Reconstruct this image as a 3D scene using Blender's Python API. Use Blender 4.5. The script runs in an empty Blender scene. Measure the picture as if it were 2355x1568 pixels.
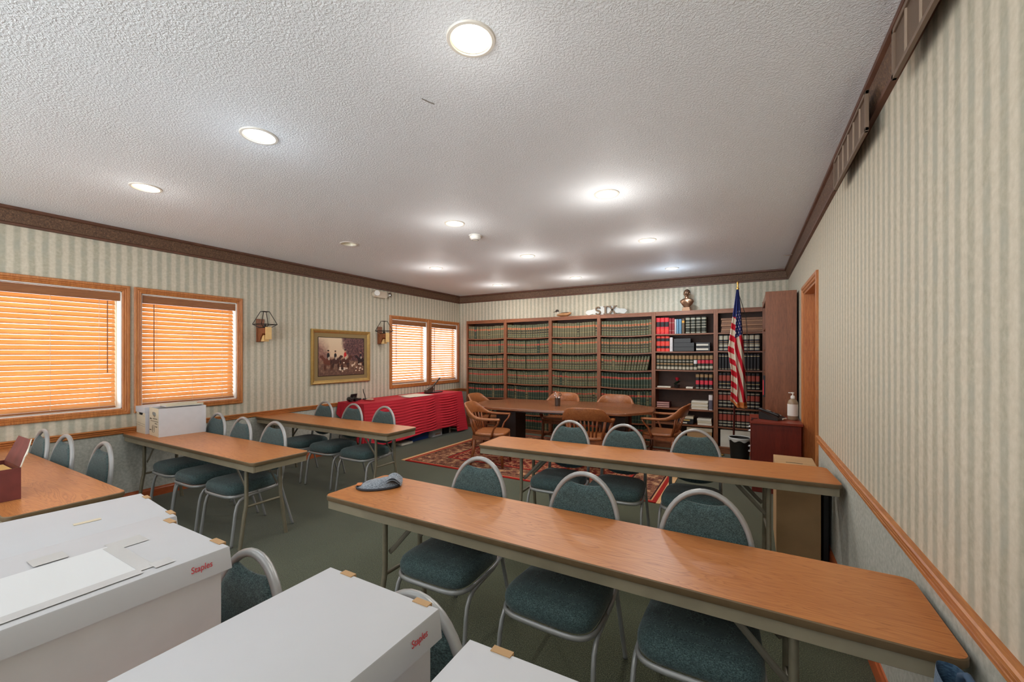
import bpy, bmesh, math, random
from mathutils import Vector, Matrix, noise
random.seed(7)
PI = math.pi
SC = bpy.context.scene
COL = SC.collection

# ------------------------------------------------------------------ room numbers (metres)
XL, XR, YF, YB = -5.472, 0.527, 7.325, -2.6
ZCB, ZC, ZT = 2.605, 2.761, 0.706

# ------------------------------------------------------------------ materials
def lin(c):
    c /= 255.0
    return c / 12.92 if c <= 0.04045 else ((c + 0.055) / 1.055) ** 2.4
def C(r, g, b): return (lin(r), lin(g), lin(b), 1.0)

def base_mat(name, col=(0.5, 0.5, 0.5, 1), rough=0.5, metal=0.0, spec=0.5):
    m = bpy.data.materials.new(name); m.use_nodes = True
    n = m.node_tree.nodes; p = n['Principled BSDF']
    p.inputs['Base Color'].default_value = col
    p.inputs['Roughness'].default_value = rough
    p.inputs['Metallic'].default_value = metal
    p.inputs['Specular IOR Level'].default_value = spec
    return m, m.node_tree, p

def nd(t, typ, **kw):
    n = t.nodes.new(typ)
    for k, v in kw.items():
        if k.startswith('i_'): n.inputs[k[2:].replace('_', ' ')].default_value = v
        else: setattr(n, k, v)
    return n

def ramp(t, stops, fac):
    r = nd(t, 'ShaderNodeValToRGB'); e = r.color_ramp.elements
    while len(e) < len(stops): e.new(0.5)
    for x, (p, c) in zip(e, stops): x.position = p; x.color = c
    t.links.new(fac, r.inputs['Fac']); return r.outputs['Color']

def coords(t, scale=(1, 1, 1), rnd=False):
    tc = nd(t, 'ShaderNodeTexCoord'); src = tc.outputs['Object']
    if rnd:
        oi = nd(t, 'ShaderNodeObjectInfo'); ad = nd(t, 'ShaderNodeVectorMath', operation='ADD')
        ml = nd(t, 'ShaderNodeMath', operation='MULTIPLY'); ml.inputs[1].default_value = 37.0
        t.links.new(oi.outputs['Random'], ml.inputs[0])
        t.links.new(src, ad.inputs[0]); t.links.new(ml.outputs[0], ad.inputs[1]); src = ad.outputs[0]
    mp = nd(t, 'ShaderNodeMapping'); mp.inputs['Scale'].default_value = scale
    t.links.new(src, mp.inputs['Vector']); return mp.outputs['Vector']

def noisetex(t, vec, scale, detail=4, rough=0.5, dist=0.0):
    n = nd(t, 'ShaderNodeTexNoise'); n.inputs['Scale'].default_value = scale
    n.inputs['Detail'].default_value = detail; n.inputs['Roughness'].default_value = rough
    n.inputs['Distortion'].default_value = dist
    t.links.new(vec, n.inputs['Vector']); return n.outputs['Fac']

def bump(t, p, h, strength=0.3, dist=0.002):
    b = nd(t, 'ShaderNodeBump'); b.inputs['Strength'].default_value = strength; b.inputs['Distance'].default_value = dist
    t.links.new(h, b.inputs['Height']); t.links.new(b.outputs['Normal'], p.inputs['Normal'])

def mix(t, a, b, fac, mode='MIX'):
    m = nd(t, 'ShaderNodeMix', data_type='RGBA', blend_type=mode)
    def put(sock, v):
        if isinstance(v, (tuple, list)): sock.default_value = v
        else: t.links.new(v, sock)
    if isinstance(fac, (int, float)): m.inputs[0].default_value = fac
    else: t.links.new(fac, m.inputs[0])
    put(m.inputs[6], a); put(m.inputs[7], b); return m.outputs[2]

def plain(name, col, rough=0.5, metal=0.0, spec=0.5, var=0.0, vscale=20, bmp=0.0, bscale=200, bdist=0.001):
    m, t, p = base_mat(name, col, rough, metal, spec)
    if var:
        v = coords(t, rnd=True); f = noisetex(t, v, vscale, 3)
        lo = tuple(c * (1 - var) for c in col[:3]) + (1,); hi = tuple(min(1, c * (1 + var)) for c in col[:3]) + (1,)
        t.links.new(ramp(t, [(0.3, lo), (0.7, hi)], f), p.inputs['Base Color'])
    if bmp:
        v = coords(t); bump(t, p, noisetex(t, v, bscale, 2), bmp, bdist)
    return m

def wood(name, light, dark, along='X', scale=6.0, stretch=14.0, rough=0.4, spec=0.5, ringy=0.5, coat=0.0):
    m, t, p = base_mat(name, light, rough, 0, spec)
    a = 1.0; s = stretch
    sc = {'X': (a, s, s), 'Y': (s, a, s), 'Z': (s, s, a)}[along]
    v = coords(t, sc, rnd=True)
    f1 = noisetex(t, v, scale * 0.35, 5, 0.6, 1.2)
    f2 = noisetex(t, v, scale * 2.2, 3, 0.7)
    c1 = ramp(t, [(0.30, dark), (0.5, tuple((x + y) / 2 for x, y in zip(light, dark))), (0.62, light)], f1)
    c2 = ramp(t, [(0.35, dark), (0.6, light)], f2)
    t.links.new(mix(t, c1, c2, 1 - ringy), p.inputs['Base Color'])
    bump(t, p, f2, 0.06, 0.0006)
    if coat:
        p.inputs['Coat Weight'].default_value = coat; p.inputs['Coat Roughness'].default_value = 0.15
    return m

def laminate(name, light, mid, dark):
    # printed oak laminate: long cathedral grain running along X
    m, t, p = base_mat(name, light, 0.36, 0, 0.38)
    v = coords(t, (0.55, 5.5, 1), rnd=True)
    warp = noisetex(t, v, 1.6, 3, 0.5, 0.6)
    w = nd(t, 'ShaderNodeMath', operation='MULTIPLY'); w.inputs[1].default_value = 26.0
    t.links.new(warp, w.inputs[0])
    fr = nd(t, 'ShaderNodeMath', operation='FRACT'); t.links.new(w.outputs[0], fr.inputs[0])
    rings = ramp(t, [(0.0, dark), (0.16, mid), (0.55, light), (0.85, light), (1.0, mid)], fr.outputs[0])
    v2 = coords(t, (3, 90, 1), rnd=True)
    fine = ramp(t, [(0.35, mid), (0.62, light)], noisetex(t, v2, 2.5, 4, 0.6))
    c = mix(t, rings, fine, 0.5)
    v3 = coords(t, (0.5, 1.2, 1), rnd=True)
    t.links.new(mix(t, c, mid, ramp(t, [(0.42, (0, 0, 0, 1)), (0.7, (0.5, 0.5, 0.5, 1))], noisetex(t, v3, 2.0, 2))), p.inputs['Base Color'])
    return m

def wallpaper(name, axis, rail):
    m, t, p = base_mat(name, C(190, 182, 165), 0.75, 0, 0.2)
    tc = nd(t, 'ShaderNodeTexCoord'); sp = nd(t, 'ShaderNodeSeparateXYZ'); t.links.new(tc.outputs['Object'], sp.inputs[0])
    v = coords(t); mott = noisetex(t, v, 42, 5, 0.65); slow = noisetex(t, v, 9, 3, 0.5)
    # soft edged stripes, period 82 mm, their edges a little wobbly
    ad = nd(t, 'ShaderNodeMath', operation='MULTIPLY_ADD'); ad.inputs[1].default_value = 0.014
    t.links.new(slow, ad.inputs[0]); t.links.new(sp.outputs[axis], ad.inputs[2])
    ml = nd(t, 'ShaderNodeMath', operation='MULTIPLY'); ml.inputs[1].default_value = 2 * PI / 0.083
    t.links.new(ad.outputs[0], ml.inputs[0])
    sn = nd(t, 'ShaderNodeMath', operation='SINE'); t.links.new(ml.outputs[0], sn.inputs[0])
    st = nd(t, 'ShaderNodeMapRange'); st.inputs[1].default_value = -0.55; st.inputs[2].default_value = 0.55
    t.links.new(sn.outputs[0], st.inputs[0])
    cream = ramp(t, [(0.3, C(194, 186, 166)), (0.7, C(210, 202, 184))], mott)
    green = ramp(t, [(0.3, C(166, 161, 142)), (0.7, C(187, 182, 163))], mott)
    green = mix(t, green, C(168, 168, 154), ramp(t, [(0.45, (0, 0, 0, 1)), (0.65, (0.6, 0.6, 0.6, 1))], slow))
    up = mix(t, cream, green, st.outputs[0])
    low = ramp(t, [(0.32, C(160, 160, 150)), (0.68, C(190, 190, 180))], mott)
    gt = nd(t, 'ShaderNodeMath', operation='GREATER_THAN'); gt.inputs[1].default_value = rail
    t.links.new(sp.outputs[2], gt.inputs[0])
    t.links.new(mix(t, low, up, gt.outputs[0]), p.inputs['Base Color'])
    bump(t, p, mott, 0.15, 0.001)
    return m

def ceiling_mat():
    m, t, p = base_mat('textured_ceiling_paint', C(230, 233, 236), 0.55, 0, 0.35)
    v = coords(t); n1 = noisetex(t, v, 88, 3, 0.6, 0.4)
    h = ramp(t, [(0.42, (0, 0, 0, 1)), (0.62, (1, 1, 1, 1))], n1)
    bump(t, p, h, 0.5, 0.005)
    return m

def carpet_mat():
    m, t, p = base_mat('green_carpet', C(60, 68, 52), 0.95, 0, 0.1)
    v = coords(t); n1 = noisetex(t, v, 190, 2, 0.8); n2 = noisetex(t, v, 2.2, 4, 0.6)
    c = ramp(t, [(0.34, C(25, 29, 16)), (0.5, C(54, 59, 40)), (0.66, C(106, 110, 82))], n1)
    t.links.new(mix(t, c, C(72, 76, 55), ramp(t, [(0.4, (0, 0, 0, 1)), (0.7, (0.45, 0.45, 0.45, 1))], n2)), p.inputs['Base Color'])
    bump(t, p, n1, 0.6, 0.004)
    p.inputs['Sheen Weight'].default_value = 0.25
    return m

def fabric_mat(name, lo, hi, s=330, rough=0.85):
    # woven upholstery: fine dotted rows
    m, t, p = base_mat(name, lo, rough, 0, 0.25)
    v = coords(t, (1, 1, 1.7)); n1 = noisetex(t, v, s * .62, 1, 0.4); n2 = noisetex(t, v, 40, 3, 0.6)
    w = nd(t, 'ShaderNodeTexWave', wave_type='BANDS', bands_direction='Z'); w.inputs['Scale'].default_value = 44; w.inputs['Distortion'].default_value = 0.8
    t.links.new(v, w.inputs['Vector'])
    c = ramp(t, [(0.36, lo), (0.66, hi)], n1)
    md = tuple((a * .62 + b * .38) for a, b in zip(lo, hi))
    c = mix(t, c, md, ramp(t, [(0.2, (0.75, 0.75, 0.75, 1)), (0.8, (0.15, 0.15, 0.15, 1))], w.outputs['Fac']))
    t.links.new(mix(t, c, lo, ramp(t, [(0.45, (0, 0, 0, 1)), (0.7, (0.35, 0.35, 0.35, 1))], n2)), p.inputs['Base Color'])
    bump(t, p, n1, 0.4, 0.0015)
    p.inputs['Sheen Weight'].default_value = 0.2
    return m

def vcol_mat(name, rough=0.6, spec=0.3, bmp=0.0):
    m, t, p = base_mat(name, (0.5, 0.5, 0.5, 1), rough, 0, spec)
    a = nd(t, 'ShaderNodeVertexColor', layer_name='Col')
    t.links.new(a.outputs['Color'], p.inputs['Base Color'])
    if bmp: bump(t, p, noisetex(t, coords(t), 350, 2), bmp, 0.001)
    return m

def emit_mat(name, col, strength):
    m = bpy.data.materials.new(name); m.use_nodes = True; t = m.node_tree
    t.nodes.remove(t.nodes['Principled BSDF'])
    e = nd(t, 'ShaderNodeEmission'); e.inputs['Color'].default_value = col; e.inputs['Strength'].default_value = strength
    t.links.new(e.outputs[0], t.nodes['Material Output'].inputs['Surface']); return m

def glass_mat():
    m = bpy.data.materials.new('window_glass'); m.use_nodes = True; t = m.node_tree
    t.nodes.remove(t.nodes['Principled BSDF'])
    a = nd(t, 'ShaderNodeBsdfTransparent'); g = nd(t, 'ShaderNodeBsdfGlossy'); g.inputs['Roughness'].default_value = 0.02
    mx = nd(t, 'ShaderNodeMixShader'); mx.inputs[0].default_value = 0.05; t.links.new(a.outputs[0], mx.inputs[1]); t.links.new(g.outputs[0], mx.inputs[2])
    t.links.new(mx.outputs[0], t.nodes['Material Output'].inputs['Surface']); return m

def slat_mat():
    # thin stained wood slats that let a little daylight glow through
    m = bpy.data.materials.new('blind_slat_wood'); m.use_nodes = True; t = m.node_tree
    p = t.nodes['Principled BSDF']; p.inputs['Roughness'].default_value = 0.45
    v = coords(t, (14, 1, 14)); c = ramp(t, [(0.35, C(206, 150, 92)), (0.65, C(230, 180, 122))], noisetex(t, v, 3, 3))
    t.links.new(c, p.inputs['Base Color'])
    tr = nd(t, 'ShaderNodeBsdfTranslucent'); tr.inputs['Color'].default_value = C(248, 200, 135)
    mx = nd(t, 'ShaderNodeMixShader'); mx.inputs[0].default_value = 0.30
    t.links.new(p.outputs[0], mx.inputs[1]); t.links.new(tr.outputs[0], mx.inputs[2])
    t.links.new(mx.outputs[0], t.nodes['Material Output'].inputs['Surface']); return m

def rug_mat():
    m, t, p = base_mat('rug_pile', C(120, 60, 45), 0.95, 0, 0.1)
    tc = nd(t, 'ShaderNodeTexCoord'); sp = nd(t, 'ShaderNodeSeparateXYZ'); t.links.new(tc.outputs['Object'], sp.inputs[0])
    v = coords(t)
    vor = nd(t, 'ShaderNodeTexVoronoi', feature='F1'); vor.inputs['Scale'].default_value = 12.0; t.links.new(v, vor.inputs['Vector'])
    n = noisetex(t, v, 15, 4, 0.75, 2.5)
    s = nd(t, 'ShaderNodeMath', operation='MULTIPLY'); t.links.new(vor.outputs['Distance'], s.inputs[0]); s.inputs[1].default_value = 0.8
    a = nd(t, 'ShaderNodeMath', operation='ADD'); t.links.new(s.outputs[0], a.inputs[0]); t.links.new(n, a.inputs[1])
    fl = nd(t, 'ShaderNodeMath', operation='MULTIPLY'); fl.inputs[1].default_value = 0.6; t.links.new(a.outputs[0], fl.inputs[0])
    field = ramp(t, [(0.25, C(40, 28, 32)), (0.36, C(132, 40, 34)), (0.44, C(56, 36, 38)), (0.52, C(146, 52, 42)), (0.58, C(190, 142, 104)), (0.66, C(120, 50, 42))], fl.outputs[0])
    border = ramp(t, [(0.28, C(44, 30, 32)), (0.38, C(112, 62, 50)), (0.44, C(48, 34, 36)), (0.52, C(150, 104, 78)), (0.58, C(92, 46, 40)), (0.68, C(182, 140, 104))], fl.outputs[0])
    # distance from the edge of the rug (half size 1.70 x 1.23)
    def edge(sock, half):
        ab = nd(t, 'ShaderNodeMath', operation='ABSOLUTE'); t.links.new(sock, ab.inputs[0])
        sb = nd(t, 'ShaderNodeMath', operation='SUBTRACT'); sb.inputs[0].default_value = half; t.links.new(ab.outputs[0], sb.inputs[1]); return sb.outputs[0]
    mn = nd(t, 'ShaderNodeMath', operation='MINIMUM'); t.links.new(edge(sp.outputs[0], 1.70), mn.inputs[0]); t.links.new(edge(sp.outputs[1], 1.23), mn.inputs[1])
    inb = nd(t, 'ShaderNodeMath', operation='LESS_THAN'); inb.inputs[1].default_value = 0.42; t.links.new(mn.outputs[0], inb.inputs[0])
    c = mix(t, field, border, inb.outputs[0])
    for d0, d1, col in ((0.0, 0.045, C(150, 40, 34)), (0.045, 0.06, C(190, 140, 100)), (0.06, 0.075, C(48, 30, 32)), (0.40, 0.42, C(60, 34, 36)), (0.42, 0.455, C(160, 50, 40))):
        cp = nd(t, 'ShaderNodeMath', operation='COMPARE'); cp.inputs[1].default_value = (d0 + d1) / 2; cp.inputs[2].default_value = (d1 - d0) / 2
        t.links.new(mn.outputs[0], cp.inputs[0]); c = mix(t, c, col, cp.outputs[0])
    t.links.new(c, p.inputs['Base Color']); bump(t, p, noisetex(t, v, 300, 2), 0.5, 0.003)
    return m

M = {}
M['wall_left'] = wallpaper('striped_wallpaper_side', 1, 0.73)
M['wall_right'] = wallpaper('striped_wallpaper_door_side', 1, 0.78)
M['wall_far'] = wallpaper('striped_wallpaper_far', 0, 0.73)
M['ceiling'] = ceiling_mat()
M['carpet'] = carpet_mat()
M['oak'] = wood('oak_trim', C(196, 128, 70), C(150, 84, 40), 'Y', 6, 14, 0.4)
M['oak_v'] = wood('oak_trim_upright', C(196, 128, 70), C(150, 84, 40), 'Z', 6, 14, 0.4)
M['oak_x'] = wood('oak_trim_cross', C(196, 128, 70), C(150, 84, 40), 'X', 6, 14, 0.4)
M['base_oak'] = wood('baseboard_oak', C(190, 100, 54), C(140, 62, 34), 'Y', 6, 14, 0.4)
M['crown'] = plain('crown_dark_wood', C(96, 62, 46), 0.5, var=0.2, vscale=12)
def frieze():
    m, t, p = base_mat('crown_carved_frieze', C(92, 66, 46), 0.6)
    v = coords(t); n = noisetex(t, v, 75, 4, 0.7, 0.8)
    t.links.new(ramp(t, [(0.35, C(66, 44, 32)), (0.55, C(104, 76, 54)), (0.7, C(134, 102, 74))], n), p.inputs['Base Color'])
    bump(t, p, n, 0.7, 0.005); return m
M['frieze'] = frieze()
M['laminate'] = laminate('oak_laminate', C(192, 128, 74), C(168, 102, 55), C(122, 70, 36))
M['tmold'] = plain('table_edge_band', C(112, 92, 66), 0.5, var=0.1)
M['apron'] = plain('table_apron_paint', C(140, 130, 108), 0.55, var=0.12, vscale=8)
M['tleg'] = plain('table_leg_paint', C(126, 118, 98), 0.45, 0.2, var=0.1)
M['brace'] = plain('table_brace_steel', C(108, 102, 88), 0.45, 0.3)
M['teal'] = fabric_mat('teal_upholstery', C(34, 48, 50), C(94, 118, 118))
M['silver'] = plain('chair_frame_paint', C(160, 161, 160), 0.36, 0.3)
M['glide'] = plain('chair_glide', C(60, 58, 55), 0.5)
M['case'] = wood('bookcase_walnut', C(142, 88, 58), C(104, 60, 38), 'X', 5, 10, 0.42)
M['case_v'] = wood('bookcase_walnut_upright', C(142, 88, 58), C(104, 60, 38), 'Z', 5, 10, 0.42)
M['case_back'] = plain('bookcase_back_board', C(70, 44, 32), 0.6, var=0.15)
M['chairwood'] = wood('armchair_oak', C(150, 88, 50), C(104, 54, 28), 'Z', 8, 8, 0.3, ringy=0.4)
M['chairwood_l'] = wood('armchair_oak_light', C(172, 108, 64), C(120, 66, 36), 'Y', 8, 8, 0.3, ringy=0.4)
M['conf'] = wood('conference_veneer', C(132, 82, 52), C(112, 66, 40), 'X', 4, 8, 0.25)
M['confleg'] = plain('conference_dark_base', C(44, 28, 22), 0.4, var=0.15)
M['rosewood'] = wood('file_cabinet_rosewood', C(112, 40, 28), C(84, 26, 20), 'Z', 5, 10, 0.35)
M['brass'] = plain('brass', C(200, 160, 90), 0.3, 1.0)
M['chrome'] = plain('chrome', C(210, 210, 210), 0.2, 1.0)
M['white'] = plain('white_board_paper', C(188, 189, 192), 0.6, var=0.02, vscale=6)
M['white_in'] = plain('box_side_paper', C(204, 204, 206), 0.65, var=0.02)
M['kraft'] = plain('kraft_cardboard', C(176, 140, 98), 0.75, var=0.06, vscale=8)
M['cream'] = plain('cream_board', C(206, 194, 168), 0.7, var=0.05, vscale=10)
M['paper'] = plain('paper_sheet', C(222, 216, 200), 0.7, var=0.04)
M['red'] = plain('red_tablecloth_fabric', C(190, 30, 48), 0.8, var=0.08, vscale=4, bmp=0.25, bscale=500)
M['glass'] = glass_mat()
M['vinyl'] = plain('white_window_vinyl', C(232, 230, 224), 0.4)
M['slat'] = slat_mat()
M['valance'] = wood('blind_valance_wood', C(150, 94, 50), C(122, 72, 36), 'Y', 5, 12, 0.45)
M['cord'] = plain('blind_cord', C(220, 190, 150), 0.7)
M['rug'] = rug_mat()
M['fringe'] = plain('rug_fringe', C(214, 172, 122), 0.9, var=0.15, vscale=60)
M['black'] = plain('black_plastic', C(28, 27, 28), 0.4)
M['offwhite'] = plain('white_plastic', C(226, 224, 218), 0.45)
M['beige_plastic'] = plain('beige_plastic', C(204, 190, 170), 0.5)
M['trim_white'] = plain('downlight_trim', C(214, 208, 198), 0.4)
M['reflector'] = plain('downlight_reflector', C(240, 232, 206), 0.35)
M['iron'] = plain('dark_iron', C(44, 38, 34), 0.45, 0.5)
M['tan'] = plain('tan_wood_block', C(222, 184, 122), 0.6, var=0.06)
M['gold'] = plain('gilt_frame', C(186, 152, 90), 0.35, 0.55, var=0.1)
M['matboard'] = plain('olive_mat_board', C(140, 118, 78), 0.85, var=0.06, vscale=200)
M['bronze'] = plain('bronze', C(150, 118, 94), 0.32, 0.85, var=0.25, vscale=30)
M['clear'] = plain('clear_liner', C(190, 190, 184), 0.25)
M['bin'] = plain('bin_plastic', C(34, 32, 28), 0.5)
M['vent'] = plain('vent_brown_paint', C(110, 90, 74), 0.5)
M['ventbar'] = plain('vent_bar', C(150, 130, 112), 0.5)
M['grey_tweed'] = fabric_mat('grey_tweed', C(80, 88, 98), C(168, 176, 184), 260)
M['blue'] = plain('blue_plastic', C(36, 70, 138), 0.45)

# ------------------------------------------------------------------ mesh helpers
class MB:
    def __init__(s): s.v = []; s.f = []; s.m = []; s.mi = 0; s.c = None
    def add(s, vs, fs, mi=None):
        o = len(s.v); s.v += [tuple(x) for x in vs]
        for f in fs: s.f.append([i + o for i in f]); s.m.append(s.mi if mi is None else mi)
        return s
    def box(s, x0, x1, y0, y1, z0, z1, bev=0.0, mat=None, mi=None):
        bm = bmesh.new(); bmesh.ops.create_cube(bm, size=1)
        for v in bm.verts:
            v.co = Vector(((x0 + x1) / 2 + v.co.x * (x1 - x0), (y0 + y1) / 2 + v.co.y * (y1 - y0), (z0 + z1) / 2 + v.co.z * (z1 - z0)))
        if bev: bmesh.ops.bevel(bm, geom=bm.edges[:], offset=bev, segments=2, profile=0.5, affect='EDGES')
        if mat is not None: bm.transform(mat)
        s.bm(bm, mi); return s
    def bm(s, bm, mi=None):
        bm.verts.index_update()
        s.add([v.co[:] for v in bm.verts], [[v.index for v in f.verts] for f in bm.faces], mi); bm.free()
    def tube(s, pts, r, seg=8, cap=True, flat=None, mi=None, up=None):
        pts = [Vector(p) for p in pts]; n = len(pts)
        rs = r if isinstance(r, (list, tuple)) else [r] * n
        vs = []; fs = []; prev = None
        for i, p in enumerate(pts):
            d = (pts[min(i + 1, n - 1)] - pts[max(i - 1, 0)]).normalized()
            if prev is None:
                u = Vector(up) if up else (Vector((0, 0, 1)) if abs(d.z) < 0.9 else Vector((1, 0, 0)))
                a = (u - d * u.dot(d)).normalized()
            else:
                a = (prev - d * prev.dot(d)).normalized()
            prev = a; b = d.cross(a)
            ra, rb = (rs[i], rs[i]) if flat is None else (rs[i] * flat[0], rs[i] * flat[1])
            for k in range(seg):
                t = 2 * PI * k / seg
                vs.append(p + a * (ra * math.cos(t)) + b * (rb * math.sin(t)))
        for i in range(n - 1):
            for k in range(seg):
                k2 = (k + 1) % seg
                fs.append([i * seg + k, i * seg + k2, (i + 1) * seg + k2, (i + 1) * seg + k])
        if cap: fs.append(list(range(seg))[::-1]); fs.append([(n - 1) * seg + k for k in range(seg)])
        return s.add(vs, fs, mi)
    def lathe(s, prof, seg=24, cx=0, cy=0, mi=None, sx=1, sy=1, cap=True):
        vs = []; fs = []; n = len(prof)
        for r, z in prof:
            for k in range(seg):
                t = 2 * PI * k / seg; vs.append((cx + r * sx * math.cos(t), cy + r * sy * math.sin(t), z))
        for i in range(n - 1):
            for k in range(seg):
                k2 = (k + 1) % seg; fs.append([i * seg + k, i * seg + k2, (i + 1) * seg + k2, (i + 1) * seg + k])
        if cap:
            if prof[0][0] > 1e-5: fs.append(list(range(seg))[::-1])
            if prof[-1][0] > 1e-5: fs.append([(n - 1) * seg + k for k in range(seg)])
        return s.add(vs, fs, mi)
    def prism(s, poly, h0, h1, plane='XY', mi=None):
        n = len(poly)
        def P(a, b, h): return {'XY': (a, b, h), 'XZ': (a, h, b), 'YZ': (h, a, b)}[plane]
        vs = [P(a, b, h0) for a, b in poly] + [P(a, b, h1) for a, b in poly]
        fs = [list(range(n))[::-1], list(range(n, 2 * n))] + [[i, (i + 1) % n, n + (i + 1) % n, n + i] for i in range(n)]
        return s.add(vs, fs, mi)
    def grid(s, fn, nu, nv, mi=None, closed_u=False):
        vs = [fn(i / nu, j / nv) for j in range(nv + 1) for i in range(nu + 1)]
        fs = [[j * (nu + 1) + i, j * (nu + 1) + i + 1, (j + 1) * (nu + 1) + i + 1, (j + 1) * (nu + 1) + i] for j in range(nv) for i in range(nu)]
        return s.add(vs, fs, mi)
    def xf(s, mat, start=0):
        s.v[start:] = [tuple(mat @ Vector(v)) for v in s.v[start:]]; return s
    def mesh(s, name, mats, smooth=False, cols=None):
        me = bpy.data.meshes.new(name); me.from_pydata(s.v, [], s.f)
        for m in (mats if isinstance(mats, (list, tuple)) else [mats]): me.materials.append(m)
        me.polygons.foreach_set('material_index', s.m)
        if cols:
            at = me.color_attributes.new('Col', 'FLOAT_COLOR', 'POINT')
            at.data.foreach_set('color', [x for c in cols for x in (tuple(c[:3]) + (1.0,))])
        bm = bmesh.new(); bm.from_mesh(me)
        if not cols: bmesh.ops.remove_doubles(bm, verts=bm.verts[:], dist=1e-6)
        bmesh.ops.recalc_face_normals(bm, faces=bm.faces[:]); bm.to_mesh(me); bm.free()
        if smooth:
            me.polygons.foreach_set('use_smooth', [True] * len(me.polygons))
            if smooth == 'auto':
                me.set_sharp_from_angle(angle=math.radians(38))
        me.update(); return me
    def obj(s, name, mats, parent=None, smooth=False, loc=None, cols=None):
        o = bpy.data.objects.new(name, s.mesh(name, mats, smooth, cols)); COL.objects.link(o)
        if parent is not None: o.parent = parent
        if loc: o.location = loc
        return o

def thing(name, label, cat, loc=(0, 0, 0), rotz=0.0, group=None):
    o = bpy.data.objects.new(name, None); o.empty_display_size = 0.1; COL.objects.link(o)
    o.location = loc; o.rotation_euler = (0, 0, rotz); o['label'] = label; o['category'] = cat
    if group: o['group'] = group
    return o
def tag(o, label, cat, group=None):
    o['label'] = label; o['category'] = cat
    if group: o['group'] = group
    return o
def struct(o): o['kind'] = 'structure'; return o
KIDS = {}
def dup(root, loc, rotz, label, group=None):
    r = root.copy(); COL.objects.link(r); r.location = loc; r.rotation_euler = (0, 0, rotz); r['label'] = label
    if group: r['group'] = group
    for ch in list(root.children):
        c = ch.copy(); COL.objects.link(c); c.parent = r
        for g in ch.children:
            d = g.copy(); COL.objects.link(d); d.parent = c
    return r
def arc(cx, cy, r, a0, a1, n): return [(cx + r * math.cos(a0 + (a1 - a0) * i / n), cy + r * math.sin(a0 + (a1 - a0) * i / n)) for i in range(n + 1)]
def rrect(x0, x1, y0, y1, r, n=5):
    return arc(x1 - r, y1 - r, r, 0, PI / 2, n) + arc(x0 + r, y1 - r, r, PI / 2, PI, n) + arc(x0 + r, y0 + r, r, PI, 1.5 * PI, n) + arc(x1 - r, y0 + r, r, 1.5 * PI, 2 * PI, n)
def text_obj(name, txt, size, ext, mat, parent, loc, rot):
    cu = bpy.data.curves.new(name, 'FONT'); cu.body = txt; cu.size = size; cu.extrude = ext; cu.materials.append(mat)
    cu.align_x = 'CENTER'; cu.align_y = 'CENTER'
    o = bpy.data.objects.new(name, cu); COL.objects.link(o); o.location = loc; o.rotation_euler = rot
    bpy.context.view_layer.update()
    me = bpy.data.meshes.new_from_object(o.evaluated_get(bpy.context.evaluated_depsgraph_get()))
    q = bpy.data.objects.new(name, me); COL.objects.link(q); q.location = loc; q.rotation_euler = rot
    bpy.data.objects.remove(o); q.name = name
    if parent: q.parent = parent
    return q
ORD = ['first', 'second', 'third', 'fourth', 'fifth', 'sixth', 'seventh', 'eighth', 'ninth', 'tenth', 'eleventh', 'twelfth', 'thirteenth', 'fourteenth', 'fifteenth', 'sixteenth', 'seventeenth', 'eighteenth', 'nineteenth', 'twentieth']

# ================================================================== ROOM SHELL
WINS = [(0.66, 1.757, 0.0), (1.790, 2.838, 0.0), (5.283, 6.320, 0.0), (6.334, 7.300, 0.0)]   # casing outer extents along the wall
WZ0, WZ1, CW = 0.897, 2.190, 0.060
REAR_FILL = (-4.9, 0.1, 0.25, 2.45)
struct(MB().box(XL - 0.15, XR + 0.25, YB - 0.2, YF + 0.2, -0.1, 0.0).obj('floor', M['carpet']))

# ceiling with round cut-outs for the recessed lights
LX, LY = [-3.955, -2.452, -0.962], [1.365, 3.205, 4.728, 6.450]
AP = 0.080
def ceiling():
    mb = MB(); h = 0.14; z = ZC
    xs = [XL - 0.15] + sum([[x - h, x + h] for x in LX], []) + [XR + 0.15]
    ys = [YB - 0.2] + sum([[y - h, y + h] for y in LY], []) + [YF + 0.2]
    for i in range(len(xs) - 1):
        for j in range(len(ys) - 1):
            a, b, c, d = xs[i], xs[i + 1], ys[j], ys[j + 1]
            if i % 2 == 1 and j % 2 == 1:
                cx, cy = (a + b) / 2, (c + d) / 2; n = 40; vs = []; fs = []
                for k in range(n):
                    t = 2 * PI * k / n; co, si = math.cos(t), math.sin(t); q = h / max(abs(co), abs(si))
                    vs += [(cx + AP * co, cy + AP * si, z), (cx + q * co, cy + q * si, z)]
                for k in range(n):
                    k2 = (k + 1) % n; fs.append([2 * k, 2 * k + 1, 2 * k2 + 1, 2 * k2])
                mb.add(vs, fs)
            else:
                mb.add([(a, c, z), (b, c, z), (b, d, z), (a, d, z)], [[0, 1, 2, 3]])
    mb.box(XL - 0.15, XR + 0.15, YB - 0.2, YF + 0.2, ZC + 0.16, ZC + 0.2)
    return mb.obj('ceiling', M['ceiling'])
struct(ceiling())

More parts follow.
